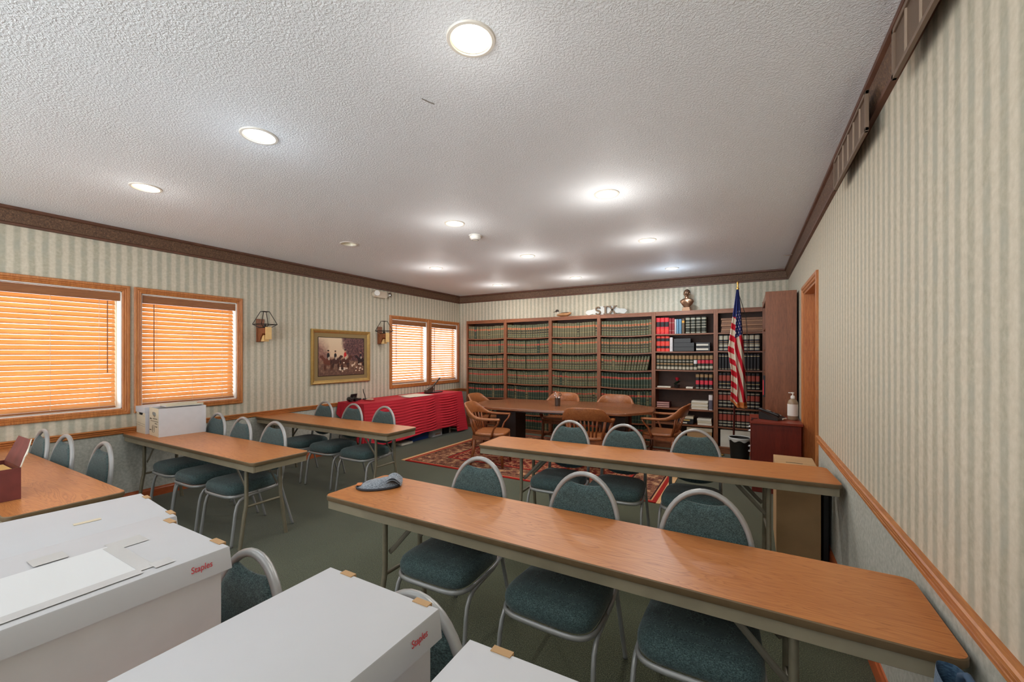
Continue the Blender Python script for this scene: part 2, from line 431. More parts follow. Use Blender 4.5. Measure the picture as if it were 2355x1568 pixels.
def wall_holes(name, mat, axis, c0, c1, a0, a1, holes):
    """wall slab between c0 and c1 on its thin axis, running a0..a1, with rectangular holes (u0,u1,z0,z1)"""
    mb = MB(); us = sorted({a0, a1, *[h[0] for h in holes], *[h[1] for h in holes]})
    for u0, u1 in zip(us, us[1:]):
        z = 0.0
        hs = sorted([h for h in holes if h[0] <= u0 + 1e-6 and h[1] >= u1 - 1e-6], key=lambda h: h[2])
        spans = []
        for h in hs: spans.append((z, h[2])); z = h[3]
        spans.append((z, ZC))
        for z0, z1 in spans:
            if z1 - z0 > 1e-4:
                if axis == 'Y': mb.box(c0, c1, u0, u1, z0, z1)
                else: mb.box(u0, u1, c0, c1, z0, z1)
    return struct(mb.obj(name, mat))
wall_holes('wall_left', M['wall_left'], 'Y', XL - 0.14, XL, YB, YF, [(a + CW, b - CW, WZ0 + CW, WZ1 - CW) for a, b, _ in WINS])
wall_holes('wall_right', M['wall_right'], 'Y', XR, XR + 0.16, YB, YF, [(4.42, 5.40, 0.0, 2.155)])
wall_holes('wall_far', M['wall_far'], 'X', YF, YF + 0.14, XL - 0.14, XR + 0.16, [])
wall_holes('wall_back', M['wall_far'], 'X', YB - 0.14, YB, XL - 0.14, XR + 0.16, [REAR_FILL])

# crown moulding: profile (offset from wall, height), material index per strip
CROWN = [(0.0, 2.603, 0), (0.022, 2.607, 0), (0.024, 2.622, 0), (0.016, 2.630, 1), (0.036, 2.724, 1), (0.034, 2.732, 0), (0.050, 2.738, 0), (0.050, 2.760, 0), (0.0, 2.760, 0)]
def moulding(name, prof, wall, a0, a1, mats, m0=0.0, m1=0.0):
    """extrude PROF along a wall; m0/m1 mitre factors shift the ends inwards with the offset"""
    mb = MB(); n = len(prof); k = max(2, int(abs(a1 - a0)))
    def P(o, z, u):
        if wall == 'L': return (XL + o, u, z)
        if wall == 'R': return (XR - o, u, z)
        return (u, YF - o, z)
    vs = []
    for o, z, _ in prof: vs += [P(o, z, a0 + m0 * o), P(o, z, a1 - m1 * o)]
    for i in range(n - 1):
        mb.mi = prof[i][2]; j = 2 * i
        mb.add([vs[j], vs[j + 1], vs[j + 3], vs[j + 2]], [[0, 1, 2, 3]])
    mb.mi = 0
    mb.add(vs[0::2], [list(range(n))]); mb.add(vs[1::2], [list(range(n))])
    return struct(mb.obj(name, mats))
moulding('trim_1', CROWN, 'L', YB, YF, [M['crown'], M['frieze']], 0, 1)
moulding('trim_2', CROWN, 'F', XL, XR, [M['crown'], M['frieze']], 1, 1)
moulding('trim_3', CROWN, 'R', YB, YF, [M['crown'], M['frieze']], 0, 1)
def railp(z0, z1):
    h = z1 - z0
    return [(0, z0, 0), (0.010, z0, 0), (0.016, z0 + h * .12, 0), (0.016, z0 + h * .30, 0), (0.009, z0 + h * .36, 0), (0.009, z0 + h * .42, 0), (0.020, z0 + h * .48, 0), (0.020, z0 + h * .62, 0), (0.013, z0 + h * .68, 0), (0.026, z0 + h * .80, 0), (0.026, z1 - .004, 0), (0.020, z1, 0), (0, z1, 0)]
moulding('trim_4', railp(0.702, 0.762), 'L', YB, YF, M['oak'], 0, 1)
moulding('trim_5', railp(0.752, 0.816), 'R', YB, 4.315, M['oak'])
moulding('trim_6', railp(0.702, 0.762), 'F', XL, -5.08, M['oak_x'], 1, 0)
BASEP = [(0, 0, 0), (0.013, 0, 0), (0.013, 0.070, 0), (0.008, 0.080, 0), (0.006, 0.092, 0), (0, 0.094, 0)]
moulding('baseboard_left', BASEP, 'L', YB, YF, M['base_oak'], 0, 1)
moulding('baseboard_right', BASEP, 'R', YB, 4.315, M['base_oak'])
moulding('baseboard_far', BASEP, 'F', XL, -5.08, M['base_oak'], 1, 0)

# ------------------------------------------------------------------ windows on the left wall
def casing_ring(mb, y0, y1, z0, z1, w, x_in, x_out):
    # mitred picture-frame casing with three fluted steps
    steps = [(0.0, x_in), (0.0, x_out - 0.004), (0.10, x_out), (0.34, x_out), (0.42, x_out - 0.006), (0.50, x_out - 0.002), (0.60, x_out - 0.002), (0.68, x_out - 0.008), (0.78, x_out - 0.004), (0.92, x_out - 0.006), (1.0, x_out - 0.012), (1.0, x_in)]
    rings = [[(x, y0 + t * w, z0 + t * w), (x, y1 - t * w, z0 + t * w), (x, y1 - t * w, z1 - t * w), (x, y0 + t * w, z1 - t * w)] for t, x in steps]
    vs = [v for r in rings for v in r]; fs = []
    for i in range(len(rings) - 1):
        for k in range(4):
            k2 = (k + 1) % 4; fs.append([4 * i + k, 4 * i + k2, 4 * i + 4 + k2, 4 * i + 4 + k])
    mb.add(vs, fs)
for wi, (y0, y1, _) in enumerate(WINS):
    w = bpy.data.objects.new('window_%d' % (wi + 1), None); COL.objects.link(w); w.location = (XL, (y0 + y1) / 2, WZ0); struct(w)
    def kid(name, mb, mat, sm=False):
        o = mb.obj(name, mat, w, sm); o.matrix_parent_inverse = Matrix.Translation(w.location).inverted(); return o
    mb = MB(); casing_ring(mb, y0, y1, WZ0, WZ1, CW, XL, XL + 0.022); kid('window_frame', mb, M['oak_v'])
    a, b, c, d = y0 + CW, y1 - CW, WZ0 + CW, WZ1 - CW
    mb = MB()   # jamb liner
    mb.box(XL - 0.139, XL, a, a + 0.008, c, d); mb.box(XL - 0.139, XL, b - 0.008, b, c, d)
    mb.box(XL - 0.139, XL, a, b, c, c + 0.008); mb.box(XL - 0.139, XL, a, b, d - 0.008, d); kid('window_jamb', mb, M['vinyl'])
    mb = MB(); casing_ring(mb, a + .008, b - .008, c + .008, d - .008, 0.035, XL - 0.135, XL - 0.105); kid('window_sash', mb, M['vinyl'])
    kid('window_pane', MB().box(XL - 0.124, XL - 0.119, a + .03, b - .03, c + .03, d - .03), M['glass'])

BL = ['wide wooden blind half drawn open by the stacked file boxes nearest the dark red box', 'amber wooden blind between the first window and the first wall lantern, file boxes below it', 'wooden blind in the bright window just past the second wall lantern', 'wooden blind in the bright window closest to the bookcase corner']
BL[0] = 'wide amber wooden blind over the table with the dark red open box'
def blind(wi, y0, y1, gap_end, tilt):
    a, b, c, d = y0 + CW + 0.010, y1 - CW - 0.010, WZ0 + CW + 0.010, WZ1 - CW - 0.010
    t = thing('window_blind', BL[wi], 'blind', (XL - 0.045, (a + b) / 2, d), 0, 'wooden window blinds'); T = Matrix.Translation(-t.location)
    X = XL - 0.045
    def kid(name, mb, mat, sm=False):
        mb.xf(T); return mb.obj(name, mat, t, sm)
    kid('valance', MB().box(X + 0.016, X + 0.032, a, b, d - 0.085, d - 0.004, 0.003), M['valance'])
    kid('headrail', MB().box(X - 0.02, X + 0.014, a, b, d - 0.05, d - 0.004), M['valance'])
    mb = MB(); z = d - 0.105; z1 = c + 0.045; n = int(round((z - z1) / 0.0455)); pitch = (z - z1) / n
    random.seed(wi + 3)
    bb = b - gap_end
    for k in range(n + 1):
        zc = z - pitch * k; hw = 0.0245; ta = math.radians(tilt + random.uniform(-1.5, 1.5))
        vs = []
        for s, dz in ((-1, 0), (-0.4, 0.0025), (0.4, 0.0025), (1, 0)):
            for th in (0.0014, -0.0014):
                px = s * hw * math.cos(ta) - (dz + th) * math.sin(ta); pz = s * hw * math.sin(ta) + (dz + th) * math.cos(ta)
                for yy in (a, bb): vs.append((X + px, yy, zc - pz))
        # order: station s, thickness th, end y
        I = lambda s_, t_, y_: s_ * 4 + t_ * 2 + y_
        fs = []
        for s_ in range(3):
            fs.append([I(s_, 0, 0), I(s_ + 1, 0, 0), I(s_ + 1, 0, 1), I(s_, 0, 1)]); fs.append([I(s_, 1, 0), I(s_, 1, 1), I(s_ + 1, 1, 1), I(s_ + 1, 1, 0)])
            for y_ in (0, 1): fs.append([I(s_, 0, y_), I(s_ + 1, 0, y_), I(s_ + 1, 1, y_), I(s_, 1, y_)])
        for s_ in (0, 3): fs.append([I(s_, 0, 0), I(s_, 0, 1), I(s_, 1, 1), I(s_, 1, 0)])
        mb.add(vs, fs)
    kid('slats', mb, M['slat'])
    kid('bottom_rail', MB().box(X - 0.024, X + 0.024, a, bb, c + 0.004, c + 0.020, 0.003), M['valance'])
    for f in (0.14, 0.50, 0.84):
        yy = a + (b - a) * f
        kid('ladder_cord', MB().tube([(X + 0.0265, yy, d - 0.08), (X + 0.0265, yy, c + 0.02)], 0.0022, 6), M['cord'])
    yw = a + (0.10 if wi != 0 else (b - a) * 0.9); kid('tilt_wand', MB().tube([(X + 0.036, yw, d - 0.09), (X + 0.036, yw, d - 0.80)], 0.0045, 8), M['valance'])
blind(0, *WINS[0][:2], 0.030, 57); blind(1, *WINS[1][:2], 0.012, 57); blind(2, *WINS[2][:2], 0.035, 38); blind(3, *WINS[3][:2], 0.012, 38)

# unseen rear opening added behind the viewpoint to let fill light in
w = bpy.data.objects.new('window_5', None); COL.objects.link(w); w.location = (-2.4, YB, 0.25); struct(w)
mb = MB(); x0, x1, z0, z1 = REAR_FILL
for xx in (x0, (2 * x0 + x1) / 3, (x0 + 2 * x1) / 3, x1): mb.box(xx - 0.04, xx + 0.04, YB - 0.12, YB - 0.02, z0, z1)
mb.box(x0, x1, YB - 0.12, YB - 0.02, z0, z0 + 0.06); mb.box(x0, x1, YB - 0.12, YB - 0.02, z1 - 0.06, z1)
o = mb.obj('window_frame', M['oak_x'], w); o.matrix_parent_inverse = Matrix.Translation(w.location).inverted()

# ------------------------------------------------------------------ doorway in the right wall
dr = bpy.data.objects.new('door_1', None); COL.objects.link(dr); dr.location = (XR, 4.91, 0); struct(dr)
def kid(name, mb, mat, sm=False):
    o = mb.obj(name, mat, dr, sm); o.matrix_parent_inverse = Matrix.Translation(dr.location).inverted(); return o
DY0, DY1, DZ = 4.42, 5.40, 2.155
mb = MB(); casing = [(0, 0), (0.018, 0), (0.020, 0.006), (0.020, 0.03), (0.012, 0.04), (0.014, 0.055), (0.008, 0.062), (0, 0.062)]
def jambcase(y_in, sgn):
    vs = []; n = len(casing)
    for o_, w_ in casing: vs += [(XR - o_, y_in - sgn * 0.065 + sgn * w_, 0), (XR - o_, y_in - sgn * 0.065 + sgn * w_, DZ + 0.065 - w_)]
    mb.add(vs, [[2 * i, 2 * i + 1, 2 * i + 3, 2 * i + 2] for i in range(n - 1)] + [list(range(0, 2 * n, 2)), list(range(1, 2 * n, 2))])
jambcase(DY0, 1); jambcase(DY1, -1)
vs = []; n = len(casing)
for o_, w_ in casing: vs += [(XR - o_, DY0 - 0.065 + w_, DZ + 0.065 - w_), (XR - o_, DY1 + 0.065 - w_, DZ + 0.065 - w_)]
mb.add(vs, [[2 * i, 2 * i + 1, 2 * i + 3, 2 * i + 2] for i in range(n - 1)])
kid('door_casing', mb, M['oak_v'])
mb = MB(); mb.box(XR, XR + 0.16, DY0, DY0 + 0.018, 0, DZ); mb.box(XR, XR + 0.16, DY1 - 0.018, DY1, 0, DZ); mb.box(XR, XR + 0.16, DY0, DY1, DZ - 0.018, DZ)
mb.box(XR + 0.085, XR + 0.100, DY0 + .018, DY0 + .03, 0, DZ - .018); mb.box(XR + 0.085, XR + 0.100, DY1 - .03, DY1 - .018, 0, DZ - .018)
kid('door_jamb', mb, M['oak_v'])
kid('door_slab', MB().box(XR + 0.101, XR + 0.145, DY0 + 0.02, DY1 - 0.02, 0.008, DZ - 0.02, 0.002), M['oak_v'])
mb = MB(); mb.lathe([(0.0, 0.0), (0.026, 0.0), (0.026, 0.006), (0.010, 0.010), (0.010, 0.034), (0.024, 0.044), (0.027, 0.056), (0.018, 0.066), (0, 0.067)], 20)
mb.xf(Matrix.Translation((XR + 0.101, DY0 + 0.09, 0.98)) @ Matrix.Rotation(-PI / 2, 4, 'Y')); kid('door_handle', mb, M['brass'], 'auto')

# ------------------------------------------------------------------ recessed downlights
WARM, COOL = (1.0, 0.97, 0.93), (0.74, 0.87, 1.0)
LL = [['over the table end by the amber blinds', 'over the aisle between the banks of tables', 'large and warm, closest to the viewer'],
      ['unlit, near the two wall lanterns', 'beside the round smoke detector', 'over the tables with the cardboard box, ceiling glowing round it'],
      ['second from the far bookcases in the row along the windows', 'second from the bookcases in the middle row', 'second from the bookcases in the row by the doorway'],
      ['farthest, next to the window corner', 'farthest of the middle row, above the law bookcases', 'farthest of the row by the doorway, in front of the bust']]
trimm = MB(); trimm.lathe([(AP, -0.002), (AP + 0.004, -0.007), (AP + 0.016, -0.006), (AP + 0.019, 0.0), (AP, 0.0)], 40, cap=False); trimm.f = trimm.f
TRIM = trimm.mesh('trim_ring', M['trim_white'], 'auto')
refl = MB(); refl.lathe([(AP, 0.0), (AP - 0.003, 0.012), (AP - 0.010, 0.05), (AP - 0.016, 0.085), (AP - 0.024, 0.11), (0.0, 0.115)], 40, cap=False); REFL = refl.mesh('reflector', M['reflector'], True)
bulbm = MB(); bulbm.lathe([(0.0, 0.018), (0.020, 0.021), (0.038, 0.032), (0.046, 0.050), (0.043, 0.066), (0.030, 0.085), (0.020, 0.112)], 28, cap=False)
BULB = {k: bulbm.mesh('bulb', m, True) for k, m in (('w', emit_mat('bulb_warm_light', (1.0, 0.90, 0.74, 1), 16)), ('c', emit_mat('bulb_cool_light', (0.86, 0.93, 1.0, 1), 16)), ('off', plain('bulb_unlit_glass', C(150, 146, 138), 0.3)))}
DOWN_W, CEIL_FILL_W = 9.0, 2.4
ROWK = [0.55, 0.95, 1.15, 0.85]
ROWG = [0.6, 1.5, 2.1, 2.2]
for j, y in enumerate(LY):
    for i, x in enumerate(LX):
        k = 'off' if (i, j) == (0, 1) else 'c' if (i, j) in ((1, 0), (2, 3)) else 'w'
        lab = 'recessed round ceiling light, ' + LL[j][i]
        t = thing('ceiling_downlight', lab, 'ceiling light', (x, y, ZC), 0, 'recessed ceiling lights')
        for nm, me in (('trim_ring', TRIM), ('reflector', REFL), ('bulb', BULB[k])):
            o = bpy.data.objects.new(nm, me); COL.objects.link(o); o.parent = t
        if k == 'off': continue
        col = WARM if k == 'w' else COOL
        ld = bpy.data.lights.new('downlight_beam', 'AREA'); ld.shape = 'DISK'; ld.size = 0.12; ld.energy = DOWN_W * ROWK[j] * (1.5 if (i, j) == (2, 3) else 1.0); ld.color = col
        lo = bpy.data.objects.new('downlight_beam', ld); COL.objects.link(lo); lo.location = (x, y, ZC - 0.012)
        ld = bpy.data.lights.new('ceiling_fill', 'POINT'); ld.shadow_soft_size = 0.05; ld.energy = CEIL_FILL_W * ROWG[j] * (1.6 if (i, j) == (2, 1) else 1.0); ld.color = col
        lo = bpy.data.objects.new('ceiling_fill', ld); COL.objects.link(lo); lo.location = (x, y, ZC - 0.30)  # unseen lamp added in mid-air under each fitting to brighten the ceiling
# two more lamps of the same grid behind the viewpoint
for y in (-0.45, -2.0):
    for x in LX:
        ld = bpy.data.lights.new('downlight_beam', 'AREA'); ld.shape = 'DISK'; ld.size = 0.12; ld.energy = DOWN_W * 0.4; ld.color = WARM
        lo = bpy.data.objects.new('downlight_beam', ld); COL.objects.link(lo); lo.location = (x, y, ZC - 0.012)

# ------------------------------------------------------------------ small ceiling and wall fittings
t = thing('smoke_detector', 'small round white smoke detector on the ceiling beside a downlight', 'smoke detector', (-2.508, 3.635, ZC))
mb = MB(); mb.lathe([(0.0, -0.052), (0.030, -0.052), (0.036, -0.047), (0.050, -0.040), (0.058, -0.030), (0.060, -0.016), (0.060, -0.012)], 32); mb.obj('cover', M['offwhite'], t, 'auto')
mb = MB(); mb.lathe([(0.068, -0.012), (0.068, -0.001), (0.0, -0.001)], 32); mb.obj('mounting_base', M['offwhite'], t, 'auto')
mb = MB(); mb.tube([(0.034 * math.cos(a), 0.034 * math.sin(a), -0.050) for a in [2 * PI * k / 24 for k in range(25)]], 0.0025, 6); mb.obj('vent_ring', plain('detector_slot', C(120, 118, 114), 0.6), t)
tag(MB().tube([(-1.395, 1.56, ZC - 0.002), (-1.38, 1.60, ZC - 0.004), (-1.37, 1.625, ZC - 0.002)], 0.0022, 6).obj('ceiling_crack', plain('crack_grey', C(120, 112, 100), 0.9)), 'short thin hairline nick in the ceiling between the two nearest lights', 'crack')
tag(MB().tube([(0.47, 6.02, 2.700), (0.40, 6.03, 2.705), (0.385, 6.03, 2.698)], 0.006, 8).obj('curtain_hook', M['chrome']), 'thin metal hook sticking out of the crown moulding over the doorway corner', 'hook')

t = thing('emergency_light', 'beige twin-head emergency light under the crown moulding above the framed print', 'emergency light', (XL, 5.02, 2.515))
def bx(*a, **k): return MB().box(*a, **k)
mb = MB(); mb.prism(rrect(-0.125, 0.155, -0.055, 0.055, 0.05, 6), 0.001, 0.075, 'YZ'); mb.obj('housing', M['beige_plastic'], t, 'auto'); MB().box(.0004, .0009, -.09, .12, -.04, .04).obj('wall_mount', M['beige_plastic'], t)
for yy in (-0.10, 0.185):
    mb = MB(); mb.lathe([(0.0, -0.03), (0.026, -0.028), (0.042, 0.0), (0.046, 0.02), (0.046, 0.026), (0.040, 0.028), (0.0, 0.018)], 24)
    mb.xf(Matrix.Translation((0.085, yy, 0.004)) @ Matrix.Rotation(math.radians(-25 if yy < 0 else 30), 4, 'Z') @ Matrix.Rotation(math.radians(80), 4, 'Y'))
    mb.obj('lamp_head', M['offwhite'] if yy < 0 else M['chrome'], t, 'auto')

# return-air grilles over the crown on the door wall
for lab, ya, yb in (('brown slotted air grille over the crown moulding, the one cut by the picture edge', 1.18, 2.014), ('brown slotted air grille over the crown moulding, farther along the door wall', 2.405, 3.20)):
    ym = (ya + yb) / 2; hw = (yb - ya) / 2
    t = thing('air_grille', lab, 'vent', (XR - 0.057, ym, 2.598), 0, 'brown air grilles on the door wall')
    mb = MB(); z0, z1, fw = -0.095, 0.088, 0.018
    for args in ((-hw, hw, z0, z0 + fw), (-hw, hw, z1 - fw, z1), (-hw, -hw + fw, z0, z1), (hw - fw, hw, z0, z1)): mb.box(-0.010, 0.0045, *args, 0.002)
    mb.obj('frame', M['vent'], t)
    mb = MB()
    for k in range(26):
        z = z0 + fw + (z1 - z0 - 2 * fw) * (k + .5) / 26; mb.box(-0.002, 0.0, -hw + fw, hw - fw, z - 0.0022, z + 0.0022)
    mb.box(0.001, 0.003, -hw + fw, hw - fw, z0 + fw, z1 - fw); mb.obj('slats', M['vent'], t)
    for k in range(1, 6):
        y = -hw + 2 * hw * k / 6; MB().box(-0.008, 0.0, y - 0.003, y + 0.003, z0 + fw, z1 - fw).obj('divider_bar', M['ventbar'], t)

# ------------------------------------------------------------------ wall lanterns
def lantern(label, y, z):
    t = thing('wall_lantern', label, 'wall lamp', (XL, y, z), 0, 'wall lanterns')
    MB().box(0.001, 0.016, -0.050, 0.050, -0.14, 0.155, 0.004).obj('back_plate', M['case_v'], t)
    mb = MB(); mb.prism([(0.016, -0.135), (0.075, -0.135), (0.075, -0.10), (0.120, -0.035), (0.185, -0.035), (0.185, 0.035), (0.016, 0.035)], -0.036, 0.036, 'XZ'); mb.obj('bracket', M['chairwood'], t)
    mb = MB(); mb.prism([(0.076, -0.135), (0.15, -0.135), (0.15, -0.06), (0.135, -0.055), (0.110, -0.07)], -0.030, 0.030, 'XZ'); mb.obj('curved_corbel', M['tan'], t)
    MB().box(0.186, 0.200, -0.038, 0.038, -0.110, 0.046, 0.003).obj('front_block', M['tan'], t)
    mb = MB(); cx = 0.115; top, mid, low = 0.245, 0.082, 0.040
    def sq(r, zz): return [(cx - r, -r, zz), (cx + r, -r, zz), (cx + r, r, zz), (cx - r, r, zz)]
    A_, B_, C_ = sq(0.036, top), sq(0.100, mid), sq(0.046, low)
    for ring in (A_, B_, C_):
        for k in range(4): mb.tube([ring[k], ring[(k + 1) % 4]], 0.0042, 6)
    for k in range(4): mb.tube([A_[k], B_[k]], 0.0042, 6); mb.tube([B_[k], C_[k]], 0.0042, 6)
    mb.obj('wire_cage', M['iron'], t)
    mb = MB(); mb.lathe([(0.0, 0.036), (0.022, 0.037), (0.022, 0.06), (0.013, 0.065), (0.013, 0.09), (0.0, 0.092)], 16, cx, 0); mb.obj('socket', M['iron'], t, 'auto')
lantern('wooden wall lantern with black wire cage between the second window and the framed print', 3.055, 1.80)
lantern('wooden wall lantern with black wire cage squeezed beside the bright double window', 5.055, 1.815)

# ------------------------------------------------------------------ framed hunting print
t = thing('framed_picture', 'gilt framed hunting print with riders and hounds on the striped wall', 'picture', (XL, 4.30, 1.465))
W2, H2 = 0.532, 0.405
mb = MB(); prof = [(0.0, 0.002), (0.0, 0.028), (0.012, 0.034), (0.030, 0.030), (0.046, 0.018), (0.052, 0.014), (0.052, 0.004)]
rings = [[(x, -W2 + o_, -H2 + o_), (x, W2 - o_, -H2 + o_), (x, W2 - o_, H2 - o_), (x, -W2 + o_, H2 - o_)] for o_, x in prof]
mb.add([v for r in rings for v in r], [[4 * i + k, 4 * i + (k + 1) % 4, 4 * i + 4 + (k + 1) % 4, 4 * i + 4 + k] for i in range(len(rings) - 1) for k in range(4)]); mb.obj('frame', M['gold'], t)
MB().box(0.004, 0.009, -W2 + .045, W2 - .045, -H2 + .045, H2 - .045).obj('mat_board', M['matboard'], t)
AW, AH = 0.412, 0.285
mb = MB(); 
for a_ in ((-AW - .008, AW + .008, AH, AH + .008), (-AW - .008, AW + .008, -AH - .008, -AH), (-AW - .008, -AW, -AH, AH), (AW, AW + .008, -AH, AH)): mb.box(0.009, 0.012, *a_)
mb.obj('dark_fillet', M['iron'], t)
def paint(u, v):
    # u 0..1 along, v 0..1 up: cream sky between dark trees, riders on brown horses, hounds on the grass
    nz = lambda s, o=0: noise.noise(Vector((u * s * 1.45 + o, v * s, o * 1.7)))
    def mixc(a, b, k): k = max(0, min(1, k)); return tuple(x + (y - x) * k for x, y in zip(a, b))
    sky = mixc((206, 170, 140), (222, 198, 166), v); g = mixc((112, 82, 68), (160, 124, 100), v * 2 + nz(16, 3) * .8)
    c = mixc(g, sky, (v - .44) * 14)
    edge = 0.30 - 0.16 * (v - .4) + .05 * nz(9, 5)
    if v > .40: c = mixc(c, mixc((120, 84, 78), (160, 116, 100), .5 + nz(26, 1)), (edge - u) * 9 * (1.05 - v) * 1.6)
    redge = 0.62 - 0.16 * math.sin((v - .45) * 3.2) + .05 * nz(10, 8)
    if v > .38: c = mixc(c, mixc((70, 46, 50), (126, 88, 82), .5 + nz(30, 2)), (u - redge) * 12)
    c = mixc(c, (70, 48, 44), .25 + nz(44, 9) * .5 if v < .42 else 0)
    def blob(cx, cy, rx, ry, col, soft=.25, ang=0.0):
        nonlocal c
        dx, dy = (u - cx) , (v - cy); dx, dy = dx * math.cos(ang) + dy * math.sin(ang), -dx * math.sin(ang) + dy * math.cos(ang)
        d = (dx / rx) ** 2 + (dy / ry) ** 2
        if d < 1: c = mixc(c, col, (1 - d) / soft)
    def horse(x, y, s, col, face):
        blob(x, y, .085 * s, .075 * s, col); blob(x + face * .085 * s, y + .075 * s, .03 * s, .075 * s, col, .25, -face * .6); blob(x + face * .115 * s, y + .115 * s, .038 * s, .024 * s, col, .3, -face * .5)
        for k in (-.065, -.045, .045, .065): blob(x + k * s, y - .11 * s, .011 * s, .085 * s, tuple(q * .8 for q in col), .5)
        blob(x - face * .09 * s, y - .02 * s, .014 * s, .07 * s, (50, 32, 30), .5)
    def rider(x, y, s, coat):
        blob(x, y + .115 * s, .026 * s, .065 * s, coat); blob(x, y + .20 * s, .016 * s, .024 * s, (190, 140, 112)); blob(x, y + .225 * s, .019 * s, .016 * s, (26, 22, 24)); blob(x + .012 * s, y + .05 * s, .016 * s, .04 * s, (196, 180, 160))
    horse(.20, .36, 1.25, (104, 58, 44), -1); rider(.20, .39, 1.2, (30, 28, 32))
    horse(.355, .38, 1.1, (72, 44, 38), 1); rider(.35, .40, 1.1, (36, 34, 38))
    horse(.565, .37, 1.15, (84, 50, 40), 1); rider(.565, .40, 1.25, (196, 44, 44))
    horse(.93, .40, .95, (48, 34, 36), -1); rider(.925, .42, .95, (40, 36, 44))
    random.seed(5)
    for k in range(34):
        x, y = random.uniform(.44, .97), random.uniform(.10, .34); blob(x, y, .020, .022, random.choice([(216, 188, 160), (226, 204, 182), (120, 70, 50), (60, 42, 40)]), .4)
    blob(.48, .155, .06, .03, (222, 200, 176)); blob(.50, .165, .03, .026, (50, 38, 38)); blob(.545, .19, .022, .02, (222, 200, 176))
    return C(*c)
mb = MB(); NU, NV = 150, 104; cols = []
mb.grid(lambda a_, b_: (0.0105, -AW + 2 * AW * a_, -AH + 2 * AH * b_), NU, NV)
for j in range(NV + 1):
    for i in range(NU + 1): cols.append(paint(i / NU, j / NV))
mb.obj('print', vcol_mat('hunting_print_paper', 0.35, 0.5), t, cols=cols)
# ================================================================== FOLDING TABLES
def fold_table(label, cx, cy, L, W, rot=0.0, legx=0.38, z=ZT):
    t = thing('folding_table', label, 'table', (cx, cy, 0), rot, 'long folding tables')
    hx, hy = L / 2, W / 2
    mb = MB(); mb.prism(rrect(-hx + .003, hx - .003, -hy + .003, hy - .003, 0.035), z - 0.018, z); mb.obj('tabletop', M['laminate'], t)
    P0 = rrect(-hx, hx, -hy, hy, 0.038, 6); n = len(P0); Q = rrect(-hx + .003, hx - .003, -hy + .003, hy - .003, 0.035, 6)
    vs = [(x, y, z - 0.0008) for x, y in Q] + [(x, y, z - 0.004) for x, y in P0] + [(x, y, z - 0.024) for x, y in P0] + [(x, y, z - 0.028) for x, y in Q] 
    fs = [[a * n + i, a * n + (i + 1) % n, (a + 1) * n + (i + 1) % n, (a + 1) * n + i] for a in range(3) for i in range(n)] + [[3 * n + i for i in range(n)][::-1]]
    mb = MB(); mb.add(vs, fs); mb.obj('edge_band', M['tmold'], t, 'auto')
    mb = MB(); i_ = 0.016; h0, h1 = z - 0.078, z - 0.0285
    mb.box(-hx + i_, hx - i_, -hy + i_, -hy + i_ + .016, h0, h1, .002); mb.box(-hx + i_, hx - i_, hy - i_ - .016, hy - i_, h0, h1, .002)
    mb.box(-hx + i_, -hx + i_ + .016, -hy + i_ + .016, hy - i_ - .016, h0, h1); mb.box(hx - i_ - .016, hx - i_, -hy + i_ + .016, hy - i_ - .016, h0, h1)
    mb.obj('apron', M['apron'], t)
    for sx in (-1, 1):
        X = sx * (hx - legx)
        for sy in (-1, 1):
            a, b = 0.135 * W / .46, 0.185 * W / .46
            MB().tube([(X, sy * a, z - .030), (X, sy * a, 0.36), (X, sy * (a + .004), 0.31), (X, sy * (a + .014), 0.26), (X, sy * b * .97, 0.03), (X, sy * b, 0.0)], 0.0145, 12).obj('leg', M['tleg'], t, 'auto')
        MB().tube([(X, -0.135 * W / .46 - .002, 0.315), (X, 0.135 * W / .46 + .002, 0.315)], 0.010, 10).obj('crossbar', M['tleg'], t, 'auto')
        for sy in (-1, 1):
            yb = sy * 0.118 * W / .46
            MB().tube([(X - sx * .016, yb, 0.430), (X - sx * .05, yb, .462), (X - sx * 0.24, yb, z - 0.040)], 0.013, 8, flat=(1.0, 0.3), up=(0, 0, 1)).obj('brace', M['brace'], t)
        mb = MB(); mb.tube([(X, -0.132 * W / .46, z - .05), (X, 0.132 * W / .46, z - .05)], 0.009, 8); mb.obj('hinge_bar', M['brace'], t)
    return t
fold_table('nearest long folding table against the door wall, white file boxes standing on it', -0.785, 0.400, 2.59, 0.465)
fold_table('long oak-top folding table carrying the grey cap, reaching the door wall', -0.785, 1.7475, 2.59, 0.465)
fold_table('long folding table in front of the wooden conference table, cardboard box behind its wall end', -0.790, 3.325, 2.575, 0.450, math.radians(3.3))
TLX, TLL = -4.300, 2.33
fold_table('folding table under the wide amber blind, dark red open box on it', TLX, 0.765, TLL, 0.462, 0, 0.25)
fold_table('folding table under the second window carrying two old file boxes', TLX, 1.922, TLL, 0.458, 0, 0.25)
fold_table('bare folding table between the file boxes and the red-clothed table', TLX, 3.212, TLL, 0.445, 0, 0.25)

